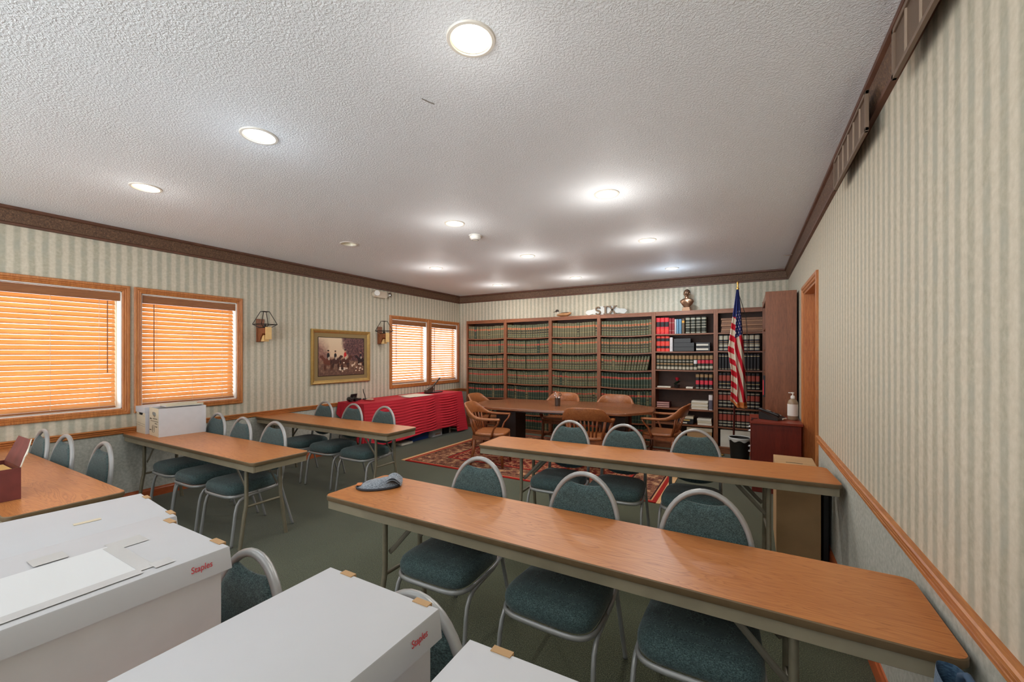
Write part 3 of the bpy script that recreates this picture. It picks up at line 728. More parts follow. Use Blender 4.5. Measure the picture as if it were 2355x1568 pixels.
# ================================================================== BANQUET CHAIRS (sitter looks towards -y)
def back_arch(hw, z0, zs, zt, n=22):
    # pts of an inverted U: straight sides up to zs then a half ellipse to zt
    pts = [(-hw, z0), (-hw, (z0 + zs) / 2), (-hw, zs)]
    pts += [(-hw * math.cos(PI * i / n), zs + (zt - zs) * math.sin(PI * i / n)) for i in range(1, n)]
    return pts + [(hw, zs), (hw, (z0 + zs) / 2), (hw, z0)]
def lean(z): return 0.200 + max(0.0, z - 0.40) * 0.145
def make_chair(label, loc):
    t = thing('banquet_chair', label, 'chair', loc, 0, 'teal banquet chairs')
    # domed cushion
    def cush(u, v):
        a = u * 2 * PI
        e = 2.0 / 4.6
        cx = math.copysign(abs(math.cos(a)) ** e, math.cos(a)); cy = math.copysign(abs(math.sin(a)) ** e, math.sin(a))
        prof = [(0.955, 0.392), (0.985, 0.402), (1.0, 0.420), (0.995, 0.438), (0.96, 0.456), (0.88, 0.469), (0.70, 0.478), (0.40, 0.483), (0.0, 0.485)]
        r, z = prof[int(round(v * 8))]
        wide = 0.218 - 0.018 * (cy * .5 + .5)
        return (cx * r * wide, -0.015 + cy * r * 0.218, z)
    mb = MB(); mb.grid(cush, 56, 8); mb.add([cush(i / 56, 0) for i in range(56)], [list(range(56))[::-1]]); mb.obj('seat', M['teal'], t, True)
    # seat frame hoop
    ring = []
    for k in range(49):
        a = 2 * PI * k / 48; e = 2.0 / 4.6
        cx = math.copysign(abs(math.cos(a)) ** e, math.cos(a)); cy = math.copysign(abs(math.sin(a)) ** e, math.sin(a))
        ring.append((cx * (0.216 - 0.018 * (cy * .5 + .5)), -0.015 + cy * 0.216, 0.380))
    MB().tube(ring, 0.0125, 8, flat=(1.0, .72)).obj('seat_frame', M['silver'], t, True)
    # arch
    A = back_arch(0.183, 0.395, 0.640, 0.885); MB().tube([(x, lean(z), z) for x, z in A], 0.0155, 10, flat=(0.9, 0.85), up=(0, 1, 0)).obj('back_frame', M['silver'], t, True)
    # padded panel inside the arch with a dipped top edge (hand hole) and a round bottom
    def pad(u, v):
        x = (u * 2 - 1); hw = 0.1765
        low = 0.475 + 0.055 * abs(x) ** 2.5
        arch = 0.640 + 0.240 * math.sqrt(max(0.0, 1 - x * x)) - 0.003
        dip = 0.829 + 0.016 * (x / 0.6) ** 2
        top = max(low + .001, min(arch, dip)); z = low + (top - low) * v
        return x * hw, z
    NU, NV = 36, 14; mb = MB()
    for side in (-1, 1):
        def f(u, v):
            x, z = pad(u, v); e = min(1.0, 14 * min(u, 1 - u)) * min(1.0, 9 * min(v, 1 - v)); return (x, lean(z) + side * (0.004 + 0.014 * math.sqrt(max(e, 0))), z)
        mb.grid(f, NU, NV)
    o0 = (NU + 1) * (NV + 1)
    rim = [i for i in range(NU + 1)] + [j * (NU + 1) + NU for j in range(1, NV + 1)] + [NV * (NU + 1) + i for i in range(NU - 1, -1, -1)] + [j * (NU + 1) for j in range(NV - 1, 0, -1)]
    mb.add([], []); base = 0
    for a, b in zip(rim, rim[1:] + rim[:1]): mb.f.append([a, b, b + o0, a + o0]); mb.m.append(0)
    mb.obj('backrest', M['teal'], t, True)
    for sx in (-1, 1):
        g = 0.196
        MB().tube([(sx * .186, .185, .386), (sx * .200, .08, .372), (sx * .209, -.06, .368), (sx * .213, -.125, .362), (sx * .215, -.160, .345), (sx * .216, -.182, .312), (sx * .218, -.195, .26), (sx * .222, -.226, .02), (sx * .222, -.228, 0.0)], 0.0125, 10, flat=(1, .8)).obj('leg', M['silver'], t, True)
        MB().tube([(sx * .183, lean(.47), .47), (sx * .186, .198, .395), (sx * .188, .202, .35), (sx * .192, .222, .27), (sx * .200, .292, .02), (sx * .200, .297, 0.0)], 0.0118, 10, flat=(1, .8)).obj('leg', M['silver'], t, True)
    return t
CH = []
def row(ys, xs, labels, rz=None):
    for k, (x, lab) in enumerate(zip(xs, labels)):
        y = ys if isinstance(ys, (int, float)) else ys[k]
        r = 0 if rz is None else rz[k]
        if not CH: CH.append(make_chair(lab, (x, y, 0))); CH[0].rotation_euler = (0, 0, r)
        else: dup(CH[0], (x, y, 0), r, lab)
row(1.772, (-1.365, -0.735, -0.160), ('teal banquet chair at the grey-cap table, closest to the cap', 'teal banquet chair in the middle of the three at the grey-cap table', 'teal banquet chair at the grey-cap table, closest to the door wall'), (math.radians(1), math.radians(-2), math.radians(1)))
row((3.312, 3.350, 3.388), (-1.400, -0.915, -0.355), ('teal banquet chair at the table before the conference table, farthest from the cardboard box', 'teal banquet chair in the middle at the table before the conference table', 'teal banquet chair nearest the cardboard box, tan carton showing through its hand hole'), (0.04, 0.05, 0.04))
row((1.975, 1.940, 1.942), (-4.77, -4.235, -3.700), ('teal banquet chair squeezed behind the two old file boxes', 'teal banquet chair beside the file boxes, middle of the three at that table', 'teal banquet chair at the aisle end of the table carrying old file boxes'), (0, 0, 0.03))
row(3.222, (-4.76, -4.22, -3.685), ('teal banquet chair at the bare table before the red cloth, nearest the window wall', 'teal banquet chair in the middle of the bare table before the red cloth', 'teal banquet chair at the aisle end of the bare table before the red cloth'))
row((0.785, 0.800, 0.840), (-4.95, -4.46, -3.86), ('teal banquet chair nearest the amber blind at the table with the dark red box', 'teal banquet chair in the middle at the table with the dark red box', 'teal banquet chair at the aisle end of the table with the dark red box'), (0, 0.05, 0.02))
row((0.455, 0.530), (-1.325, -0.735), ('teal banquet chair showing its arched back in the gap between the big white boxes', 'teal banquet chair mostly hidden by the nearest white box, one side of its arch visible'), (0, -0.03))

# ================================================================== WHITE FILE BOXES ON THE NEAREST TABLE
def file_box(label, cx, cy, w, d, ztop, rot=0.0, lid_h=0.058, tape=False, mark=True, note=False):
    t = thing('file_box', label, 'box', (cx, cy, ZT), rot, 'white file boxes on the nearest table')
    h = ztop - ZT; hw, hd = w / 2, d / 2
    mb = MB(); b = 0.012; mb.box(-hw + b, hw - b, -hd + b, hd - b, 0.0005, h - 0.012, 0.002); mb.obj('box_body', M['white_in'], t)
    # lid: a shallow tray turned over, sides flaring very slightly
    fl = 0.004; T_ = 0.003
    o_t = [(-hw, -hd, h), (hw, -hd, h), (hw, hd, h), (-hw, hd, h)]; o_b = [(-hw - fl, -hd - fl, h - lid_h), (hw + fl, -hd - fl, h - lid_h + .004), (hw + fl, hd + fl, h - lid_h - .003), (-hw - fl, hd + fl, h - lid_h)]
    i_b = [(x - math.copysign(T_, x), y - math.copysign(T_, y), z) for x, y, z in o_b]; i_t = [(x - math.copysign(T_, x), y - math.copysign(T_, y), h - T_) for x, y, z in o_t]
    bm = bmesh.new(); V = [bm.verts.new(p) for p in o_t + o_b + i_b + i_t]
    q = lambda *i: bm.faces.new([V[k] for k in i])
    q(0, 1, 2, 3); q(12, 15, 14, 13)
    for k in range(4):
        k2 = (k + 1) % 4; q(k, 4 + k, 4 + k2, k2); q(4 + k, 8 + k, 8 + k2, 4 + k2); q(8 + k, 12 + k, 12 + k2, 8 + k2)
    eds = [e for e in bm.edges if all(abs(v.co.z - h) < 1e-6 for v in e.verts)]
    bmesh.ops.bevel(bm, geom=eds, offset=0.004, segments=2, profile=0.5, affect='EDGES')
    mb = MB(); mb.bm(bm); lid = mb.obj('lid', M['white'], t, 'auto')
    # raw kraft edges of the folded corner flaps along the far edge
    for x0, x1 in ((-hw * .72, -hw * .50), (hw * .62, hw * .86)):
        mb = MB(); mb.box(x0, x1, hd - 0.010, hd + 0.0055, h - 0.010, h + 0.0015); mb.obj('corner_tab', M['kraft'], lid)
    if mark:
        o = text_obj('printed_logo', 'Staples', 0.021, 0.0003, M['redink'], lid, (hw + fl * .45 + .0012, hd - 0.060, h - 0.026), (PI / 2, 0, PI / 2)); o.scale = (0.75, 1, 1)
    if tape:
        for k, (x0, x1, y0, y1) in enumerate(((-.074, -.016, .098, .166), (-.050, .158, .088, .117), (.136, .172, .112, .148), (-.118, -.066, -.020, .036), (.144, .174, -.21, .090))):
            zz = h + .0015 + .0002 * k
            MB().box(x0, x1, y0, y1, zz, zz + .0002).obj('packing_tape', M['tape'], lid)
    if note:
        MB().box(.016, .036, .024, .084, h + .0006, h + .0014).obj('paper_strip', M['cream'], lid)
    return t
M['sheet'] = plain('bright_white_paper', C(208, 210, 211), .7)
M['redink'] = plain('red_ink', C(206, 66, 74), 0.7)
M['tape'] = plain('clear_packing_tape', C(196, 196, 196), 0.14)
file_box('white lidded file box at the bottom middle, arched chair backs on both sides of it', -0.712, 0.430, 0.336, 0.46, 0.985)
file_box('white file box with clear packing tape and a paper sheet taped on its lid', -1.300, 0.295, 0.386, 0.50, 1.030, 0.0, 0.052, tape=True)
file_box('white file box beyond the taped one, a small cream paper strip on its lid', -1.795, 0.415, 0.372, 0.46, 0.985, math.radians(-5.5), 0.05, mark=False, note=True)
file_box('white file box with a bulging crumpled lid edge, closest to the door wall', -0.265, 0.430, 0.360, 0.42, 0.970, math.radians(1.5), 0.06, mark=False)
tag(MB().box(-0.105, 0.105, -0.14, 0.14, 0.0, 0.0008).obj('paper_sheet', M['sheet'], None, False, (-1.2525, 0.255, 1.0306)), 'white paper sheet taped flat on the lid of the taped file box', 'paper sheet')

# ================================================================== GREY CAP, DARK RED BOX, OLD FILE BOXES
t = thing('flat_cap', 'grey tweed flat cap lying on the corner of the long oak-top table', 'cap', (-1.925, 1.775, ZT), math.radians(38))
def cap(u, v):
    a = u * 2 * PI; r = math.sin(v * PI / 2) ** 0.75
    x = math.cos(a) * .125 * r; y = math.sin(a) * .085 * r * (1 - .15 * math.cos(a))
    z = 0.058 * (1 - r ** 2.6) * (0.72 + .38 * math.cos(a) * r + .10 * math.sin(3 * a) * r) + 0.006 + .005 * noise.noise(Vector((x * 40, y * 40, 1)))
    return (x, y, max(z, 0.002))
mb = MB(); mb.grid(cap, 48, 14); mb.add([(math.cos(2 * PI * k / 48) * .123, math.sin(2 * PI * k / 48) * .083 * (1 - .15 * math.cos(2 * PI * k / 48)), 0.0005) for k in range(48)], [list(range(48))]); mb.obj('crown_cloth', M['grey_tweed'], t, True)
mb = MB(); mb.tube([(math.cos(a) * .127, math.sin(a) * .087 * (1 - .15 * math.cos(a)), 0.008) for a in [2 * PI * k / 40 for k in range(41)]], 0.006, 8, flat=(1.2, .8)); mb.obj('hem_band', plain('cap_band', C(58, 60, 66), .9), t, True)
mb = MB(); mb.grid(lambda u, v: (0.05 + .085 * u, -.055 + .11 * v, 0.048 + .018 * math.sin(u * PI) - .02 * u * u + .006 * math.sin(v * 9)), 12, 10); mb.grid(lambda u, v: (0.05 + .085 * u, -.055 + .11 * v, 0.034 + .018 * math.sin(u * PI) - .02 * u * u + .006 * math.sin(v * 9)), 12, 10); mb.obj('folded_brim', M['grey_tweed'], t, True)
MB().box(-.128, -.098, -.02, .025, 0.016, 0.022, .002).obj('lining_label', plain('orange_lining', C(196, 120, 70), .8), t)

t = thing('cardboard_box', 'dark red open cardboard box with torn flap, on the table by the blind', 'box', (-3.640, 0.600, ZT))
DR = M['darkred'] = plain('dark_red_card', C(112, 52, 46), 0.65, var=0.15, vscale=14)
mb = MB(); w_, d_, h_ = .165, .055, .172; tk = .004
mb.box(-w_, w_, -d_, -d_ + tk, 0.0005, h_); mb.box(-w_, w_, d_ - tk, d_, 0.0005, h_); mb.box(-w_, -w_ + tk, -d_ + tk, d_ - tk, 0.0005, h_); mb.box(w_ - tk, w_, -d_ + tk, d_ - tk, 0.0005, h_); mb.box(-w_ + tk, w_ - tk, -d_ + tk, d_ - tk, 0.0005, .006); mb.obj('box_body', DR, t)
MB().box(-.15, .10, -.045, .045, .007, .150).obj('yellow_contents', plain('manila_paper', C(214, 170, 100), .7), t)
mb = MB(); mb.prism([(-.16, 0), (.160, 0), (.135, .05), (.120, .10), (.085, .145), (-.16, .145)], -.0015, .0015, 'XZ'); R_ = Matrix.Translation((0, d_ - .002, h_ + .0005)) @ Matrix.Rotation(math.radians(-22), 4, 'X'); mb.xf(R_); fl_ = mb.obj('flap', DR, t)
mb = MB(); mb.prism([(.160, 0), (.164, .004), (.142, .052), (.150, .070), (.122, .104), (.087, .150), (.085, .145), (.120, .10), (.135, .05)], -.0022, .0022, 'XZ'); mb.xf(R_); mb.obj('torn_edge', M['paper'], fl_)
mb = MB(); mb.prism([(-.16, 0), (.16, 0), (.155, .05), (-.155, .05)], -.0015, .0015, 'XZ'); mb.xf(Matrix.Translation((0, -d_ + .002, h_ + .0005)) @ Matrix.Rotation(math.radians(60), 4, 'X')); mb.obj('flap', DR, t)

def old_box(label, cx, cy, w, d, h, rot, lid):
    t = thing('file_box', label, 'box', (cx, cy, ZT), rot, 'old file boxes under the second window')
    hw, hd = w / 2, d / 2; mb = MB(); tk = .005
    mb.box(hw - tk, hw, -hd, hd, .0005, h); mb.box(-hw, -hw + tk, -hd, hd, .0005, h); mb.box(-hw + tk, hw - tk, hd - tk, hd, .0005, h); mb.box(-hw + tk, hw - tk, -hd + tk, hd - tk, .0005, .006)
    body = mb.obj('box_body', M['white_in'], t)
    # front end panel with an oval hand hole
    hy = h * .78; pts = arc(-.033, hy, .021, PI / 2, 1.5 * PI, 8) + arc(.033, hy, .021, -PI / 2, PI / 2, 8)
    mb = MB(); N = len(pts); outer = []
    for k in range(N):
        x, z = pts[k]; dx, dz = x, z - hy; a = math.atan2(dz, dx)
        co, si = math.cos(a), math.sin(a); cand = []
        if co > 1e-9: cand.append((hw - .001) / co)
        if co < -1e-9: cand.append((-hw + .001) / co)
        if si > 1e-9: cand.append((h - hy) / si)
        if si < -1e-9: cand.append((.0005 - hy) / si)
        s = min(cand); outer.append((co * s, hy + si * s))
    # add exact corners by snapping nearest outer points
    for cx_, cz_ in ((hw - .001, h), (-hw + .001, h), (hw - .001, .0005), (-hw + .001, .0005)):
        k = min(range(N), key=lambda i: (outer[i][0] - cx_) ** 2 + (outer[i][1] - cz_) ** 2); outer[k] = (cx_, cz_)
    for yy in (-hd, -hd + tk):
        mb.add([(x, yy, z) for x, z in pts] + [(x, yy, z) for x, z in outer], [[k, (k + 1) % N, N + (k + 1) % N, N + k] for k in range(N)])
    mb.add([(x, -hd, z) for x, z in pts] + [(x, -hd + tk, z) for x, z in pts], [[k, (k + 1) % N, N + (k + 1) % N, N + k] for k in range(N)])
    mb.obj('end_panel', M['cream'], t)
    ink = M['ink']
    if not lid:
        mb = MB(); mb.add([(0, -.001, 0), (.048, -.022, .028), (.052, -.020, .034), (.012, -.001, .018)], [[0, 1, 2, 3]]); mb.add([(0, -.002, 0), (.048, -.023, .028), (.052, -.021, .034), (.012, -.002, .018)], [[0, 1, 2, 3]]); mb.xf(Matrix.Translation((.02, -hd, hy - .03))); mb.obj('torn_flap', M['cream'], t)
        random.seed(11); 
        for (x0, z0, x1, n_, am) in ((-.11, .165, -.06, 5, .008), (-.03, .17, .10, 8, .006), (-.09, .145, .12, 10, .004), (.03, .125, .10, 6, .004), (.04, .095, .10, 6, .005), (-.12, .055, -.07, 6, .005)):
            pts_ = [(x0 + (x1 - x0) * k / (n_ * 2), -hd - .0012, z0 + am * math.sin(k * 2.3 + x0 * 90)) for k in range(n_ * 2 + 1)]
            MB().tube(pts_, .0013, 5).obj('handwriting', ink, t)
        MB().tube([(x, -hd - .0012, z) for x, z in rrect(-.045, .02, .035, .105, .02) + [rrect(-.045, .02, .035, .105, .02)[0]]], .0012, 5).obj('printed_outline', ink, t)
        MB().tube([(-.02 + .016 * math.cos(a), -hd - .0012, .072 + .02 * math.sin(a)) for a in [k * PI / 8 for k in range(17)]], .0010, 5).obj('printed_outline', ink, t)
    else:
        for z in (.19, .105, .085): MB().tube([(-hw + .01, -hd - .0008, z), (hw - .01, -hd - .0008, z - .012)], .0008, 5).obj('printed_line', ink, t)
        mb = MB(); lh = .052; e = .006
        mb.box(-hw - e, hw + e, -hd - e, hd + e, h + .0005, h + .005, .001)
        mb.box(-hw - e, hw + e, -hd - e, -hd - e + .004, h - lh, h + .0005); mb.box(-hw - e, hw + e, hd + e - .004, hd + e, h - lh, h + .0005); mb.box(hw + e - .004, hw + e, -hd - e + .004, hd + e - .004, h - lh, h + .0005); mb.box(-hw - e, -hw - e + .004, -hd - e + .004, hd + e - .004, h - lh, h + .0005)
        mb.obj('lid', M['white'], t)
    return t
M['ink'] = plain('dark_ink', C(96, 84, 70), 0.8)
old_box('old open file box with handwriting and a torn hand hole on its tan end', -5.000, 1.985, 0.270, 0.385, 0.272, math.radians(-5), False)
old_box('old file box with its white lid on, pushed against the window wall', -5.315, 1.990, 0.245, 0.385, 0.262, math.radians(-3), True)
t = thing('box_lid', 'loose white file box lid lying across the open old file box', 'box lid', (-5.040, 2.02, ZT + 0.2725), math.radians(-5))
MB().box(-.085, .085, -.14, .17, 0.0005, .005, .001).obj('lid_top', M['white'], t)
mb = MB(); mb.box(.082, .085, -.14, .17, .0055, .022); mb.box(-.085, -.082, -.14, .17, .0055, .022); mb.obj('lid_rim', M['cream'], t)

# cardboard carton standing on the floor by the door wall and a black slab in the gap beside it
t = thing('carton', 'tall tan cardboard carton standing behind the table end at the door wall', 'box', (0.327, 3.945, 0), math.radians(-0.6))
mb = MB(); mb.box(-.136, .136, -.26, .26, .001, .640, .003); mb.obj('box_body', M['kraft'], t)
mb = MB(); mb.box(-.135, .135, -.259, -.002, .6405, .6425); mb.box(-.135, .135, .002, .259, .6405, .6425); mb.obj('top_flaps', M['kraft'], t)
MB().tube([(-.06, 0, .6432), (-.03, .002, .6435), (.0, -.002, .6435), (.05, .0, .6432)], .0028, 6).obj('tape_slot', M['ink'], t)
tag(MB().box(-.016, .016, -.16, .16, .001, .56, .006).obj('black_slab', M['black'], None, False, (0.492, 3.86, 0)), 'flat black slab standing on edge between the tall carton and the door wall', 'case')

# blue bag on the floor against the wall under the end of the oak-top table
t = thing('tote_bag', 'blue fabric bag on the floor against the door wall by the nearest table corner', 'bag', (0.425, 1.27, 0))
mb = MB(); mb.grid(lambda u, v: (math.copysign(abs(math.cos(u * 2 * PI)) ** .5, math.cos(u * 2 * PI)) * (.062 - .030 * v), math.copysign(abs(math.sin(u * 2 * PI)) ** .5, math.sin(u * 2 * PI)) * (.17 - .03 * v * v) + .006 * math.sin(v * 9 + u * 20), .003 + .74 * v), 40, 12); mb.add([mb.v[40 * 0 + i] for i in range(40)], [list(range(40))]); mb.obj('bag_body', fabric_mat('blue_bag_cloth', C(40, 66, 92), C(84, 116, 142), 240), t, True)
MB().tube([(0, -.07, .735), (0, -.06, .765), (0, -.03, .785), (0, .03, .785), (0, .06, .765), (0, .07, .735)], .008, 8).obj('strap', plain('bag_strap', C(52, 78, 104), .8), t, True)
# ================================================================== BOOKCASES ALONG THE FAR WALL
YBK = 7.020                      # front plane of the bookcases
EDGES = [-5.067, -4.137, -3.173, -2.247, -1.330, -0.418, 0.497]
SH1 = [1.825, 1.532, 1.237, 0.942, 0.648, 0.360]
SH2 = [1.830, 1.548, 1.254, 0.960, 0.640, 0.400]
SH3 = [1.828, 1.552, 1.265, 0.980, 0.694, 0.403]
CASES = ['in the window corner', 'second from the window corner', 'beneath the duck decoy', 'beneath the plaque spelling SIX', 'beneath the bronze bust', 'behind the flag']
SHELVES = [SH1, SH1, SH1, SH1, SH2, SH3]
def sag(x, w, a): return -a * (1 - (2 * x / w) ** 2)
BK = []
for i in range(6):
    x0, x1 = EDGES[i], EDGES[i + 1]; w = x1 - x0; zt = 2.188; dpt = YF - 0.012 - YBK
    t = thing('bookcase', 'tall walnut bookcase ' + CASES[i], 'bookcase', ((x0 + x1) / 2, YBK, 0), 0, 'walnut bookcases along the far wall'); BK.append(t)
    hw = w / 2; s = 0.030
    for a, b in ((-hw, -hw + s), (hw - s, hw)): MB().box(a, b, 0, dpt, 0.001, zt, .002).obj('side_panel', M['case_v'], t)
    MB().box(-hw + s, hw - s, 0.004, dpt, zt - 0.022, zt, .001).obj('top_panel', M['case'], t)
    MB().box(-hw + s, hw - s, 0.002, 0.020, zt - 0.066, zt - 0.0225, .002).obj('header_rail', M['case'], t)
    MB().box(-hw + s, hw - s, 0.012, 0.030, 0.001, 0.049 if i < 4 else 0.079, .001).obj('kick_board', M['case'], t)
    MB().box(-hw + s, hw - s, dpt - 0.008, dpt, 0.05, zt - 0.022).obj('back_panel', M['case_back'], t)
    wi = w - 2 * s
    for z in SHELVES[i] + [0.070 if i < 4 else 0.100]:
        am = 0.0 if z < 0.2 else 0.014 if i < 4 else 0.004
        mb = MB(); n = 10; vs = []
        for k in range(n + 1):
            x = -wi / 2 + wi * k / n; dz = sag(x, wi, am)
            vs += [(x, .006, z + dz), (x, .006, z + dz - .020), (x, dpt - .009, z + dz - .020), (x, dpt - .009, z + dz)]
        fs = [[4 * k + a, 4 * k + 4 + a, 4 * k + 4 + (a + 1) % 4, 4 * k + (a + 1) % 4] for k in range(n) for a in range(4)] + [[0, 1, 2, 3], [4 * n, 4 * n + 1, 4 * n + 2, 4 * n + 3]]
        mb.add(vs, fs); mb.obj('shelf', M['case'], t)

# ------------------------------------------------------------------ books
bm_ = {}
def bmat(name, r, g, b, rough=0.55):
    if name not in bm_: bm_[name] = plain('book_' + name, C(r, g, b), rough, var=0.12, vscale=60)
    return bm_[name]
GREEN, KHAKI, DKGREEN = bmat('green', 70, 84, 64), bmat('khaki', 104, 100, 74), bmat('dark_green', 46, 62, 48)
KHAKI_L = bmat('khaki_light', 132, 118, 84)
ORANGE, REDB, BLK, GILT = bmat('orange_band', 186, 92, 58), bmat('red_band', 176, 58, 48), bmat('black_label', 34, 34, 30), bmat('gilt', 196, 168, 116, 0.4)
PAGE = bmat('pages', 196, 184, 156, 0.85)
def book_mesh(name, w, d, h, bands, body, edge=None):
    """upright book, spine towards -y, spine slightly rounded; bands: (z0 fraction, z1 fraction, material)"""
    mats = [body, PAGE]; mb = MB(); zs = [0.0]; ms = []
    cur = 0.0
    for a, b, m in bands:
        if a > cur + 1e-6: zs.append(a); ms.append(body)
        zs.append(b); ms.append(m); cur = b
    if cur < 1 - 1e-6: zs.append(1.0); ms.append(body)
    for m in ms:
        if m not in mats: mats.append(m)
    prof = [(-w / 2, .010), (-w / 2 + w * .13, .0035), (-w / 4, .0006), (w / 4, .0006), (w / 2 - w * .13, .0035), (w / 2, .010)]
    if edge is not None: mats.append(edge)
    for k, m in enumerate(ms):
        a, b = zs[k] * h, zs[k + 1] * h
        r = -0.0012 if m in (GILT,) else 0.0
        for q, ((xa, ya), (xb, yb)) in enumerate(zip(prof, prof[1:])): mb.add([(xa, ya + r, a), (xb, yb + r, a), (xb, yb + r, b), (xa, ya + r, b)], [[0, 1, 2, 3]], mats.index(edge if edge is not None and q in (1, 3) and m is not GILT and a < .8 * h else m))
    hw = w / 2
    mb.add([(-hw, .008, 0), (-hw, d, 0), (-hw, d, h), (-hw, .008, h)], [[0, 1, 2, 3]], 0); mb.add([(hw, .008, 0), (hw, d, 0), (hw, d, h), (hw, .008, h)], [[0, 1, 2, 3]], 0)
    mb.add([(x, y, 0) for x, y in prof] + [(hw, d, 0), (-hw, d, 0)], [list(range(8))], 0)
    mb.add([(x, y, h) for x, y in prof], [list(range(6))], 0)
    mb.add([(-hw, .008, h - .003), (hw, .008, h - .003), (hw, d - .003, h - .003), (-hw, d - .003, h - .003)], [[0, 1, 2, 3]], 1)
    mb.add([(-hw, d, 0), (hw, d, 0), (hw, d, h), (-hw, d, h)], [[0, 1, 2, 3]], 1)
    return mb, mats
LAWH = 0.247
L_A = [(.30, .315, GILT), (.66, .675, GILT), (.68, .775, ORANGE), (.78, .795, GILT)]
L_B = [(.10, .115, GILT), (.26, .275, GILT), (.30, .42, BLK), (.43, .445, GILT), (.48, .60, BLK), (.62, .635, GILT), (.64, .76, ORANGE), (.765, .78, GILT)]
L_C = [(.20, .21, GILT), (.34, .345, BLK), (.58, .59, GILT), (.62, .73, REDB), (.735, .745, GILT)]
L_D = [(.14, .152, GILT), (.30, .312, GILT), (.34, .46, BLK), (.48, .492, GILT), (.56, .57, GILT), (.60, .71, REDB), (.715, .73, GILT), (.86, .87, GILT)]
STY = {'a': (L_A, KHAKI), 'b': (L_B, GREEN), 'c': (L_C, DKGREEN), 'd': (L_D, GREEN), 'e': (L_C, KHAKI)}
# style of each shelf row: bookcase, row -> mix
ROWS = {0: 'aabbbccec', 1: 'bbdddbbcc', 2: 'aaeddddcc', 3: 'bbbbdcccc'}
ROWSTY = [['a', 'e', 'b', 'e', 'c', 'c', 'c'], ['b', 'd', 'd', 'd', 'c', 'c', 'c'], ['a', 'a', 'd', 'd', 'd', 'c', 'c'], ['b', 'b', 'd', 'c', 'c', 'c', 'c']]
PROTO = {}
for k, (bands, body) in STY.items():
    mb, mats = book_mesh('law_book', 0.0438, 0.175, LAWH, bands, body, KHAKI_L if k in 'bd' else None); PROTO[k] = (mb, mats, mb.mesh('law_book', mats))
rest = MB(); restm = []
def add_rest(mb, mats, M4):
    for m in mats:
        if m not in restm: restm.append(m)
    o = len(rest.v); rest.v += [tuple(M4 @ Vector(v)) for v in mb.v]
    for f, mi in zip(mb.f, mb.m): rest.f.append([i + o for i in f]); rest.m.append(restm.index(mats[mi]))
random.seed(21)
NAMES4 = ['in the window corner', 'second from the window corner', 'beneath the duck decoy', 'beneath the SIX plaque']
n_single = 0
for i in range(4):
    x0, x1 = EDGES[i] + .030, EDGES[i + 1] - .030; wi = x1 - x0; xm = (x0 + x1) / 2
    for r in range(7):
        z = SH1[r] if r < 6 else 0.070; am = 0.014 if r < 6 else 0
        n = 18; pitch = (wi - 0.004) / n
        gap = random.choice([None, random.randrange(3, 16)]) if (i, r) not in ((3, 2),) else None
        for k in range(n):
            if (i, r, k) == (3, 2, 17): continue
            st = ROWSTY[i][r]
            if random.random() < .10: st = random.choice('abcde')
            x = x0 + .002 + pitch * (k + .5); lean_ = 0.0
            if (i, r) == (3, 2) and k > 5: lean_ = math.radians(3 + (k - 5) * .8)
            hs = random.uniform(.965, 1.0); zz = z + sag(x - xm, wi, am) + .0022; y = YBK + .030 + random.uniform(-.004, .007)
            if gap == k: y += .018
            hh = LAWH * (1.02 if r == 0 else 1.0)
            M4 = Matrix.Translation((x, y, zz)) @ Matrix.Rotation(lean_, 4, 'Y') @ Matrix.Diagonal((pitch / .0472 * (1.0 if not lean_ else .90), 1, hs * (1.0 if r else 1.03), 1))
            if lean_: M4 = Matrix.Translation((-.010 - .0012 * (k - 5), 0, math.sin(lean_) * .021)) @ M4
            single = (i >= 2 and r < 6) or (i == 1 and r < 4)
            if single:
                o = bpy.data.objects.new('law_book', PROTO[st][2]); COL.objects.link(o); o.matrix_world = M4
                o['label'] = 'green law book, %s along the %s shelf of the bookcase %s' % (ORD[k], ['top', 'second', 'third', 'fourth', 'fifth', 'sixth'][r], NAMES4[i]); o['category'] = 'book'; o['group'] = 'law books on the %s shelf of the bookcase %s' % (['top', 'second', 'third', 'fourth', 'fifth', 'sixth'][r], NAMES4[i]); n_single += 1
            else: add_rest(PROTO[st][0], PROTO[st][1], M4)
o = rest.obj('law_books', restm); o['kind'] = 'stuff'; o['label'] = 'remaining rows of green law books with red and gilt spine bands'; o['category'] = 'books'

# ------------------------------------------------------------------ contents of the last two bookcases
def upright(name, label, cat, x, y, z, w, d, h, bands, body, group=None):
    mb, mats = book_mesh(name, w, d, h, bands, body); o = mb.obj(name, mats, None, False, (x, y, z)); tag(o, label, cat, group); return o
def flat_stack(name, label, cat, x, y, z, w, d, h, body, page, group=None, rot=0.0, spine=None):
    """a book or sheaf lying flat, its spine or edge towards the room"""
    t = thing(name, label, cat, (x, y, z), rot, group)
    MB().box(-w / 2, w / 2, 0.0, d, 0.0004, h, min(.003, h * .2)).obj('cover', body, t)
    if page is not None: MB().box(-w / 2 + .006, w / 2 - .006, -.0012, .01, h * .18, h * .82).obj('page_edge' if spine is None else 'spine_label', page if spine is None else spine, t)
    return t
CRED, CRED2, DKRED = bmat('code_red', 214, 44, 52), bmat('code_orange_red', 224, 66, 52), bmat('dark_red', 142, 40, 44)
BLUEB, BROWNB, DOLIVE, NAVY, INK2 = bmat('blue', 96, 134, 158), bmat('brown', 92, 74, 56), bmat('dark_olive', 48, 50, 38), bmat('navy', 34, 36, 48), bmat('near_black', 30, 28, 30)
WHITEB, TANL, LRED, PALE, OLDRED = bmat('white', 214, 208, 206), bmat('tan_label', 150, 118, 78), bmat('label_red', 206, 48, 66), bmat('pale_gilt', 176, 168, 146, .4), bmat('label_oldred', 156, 66, 50)
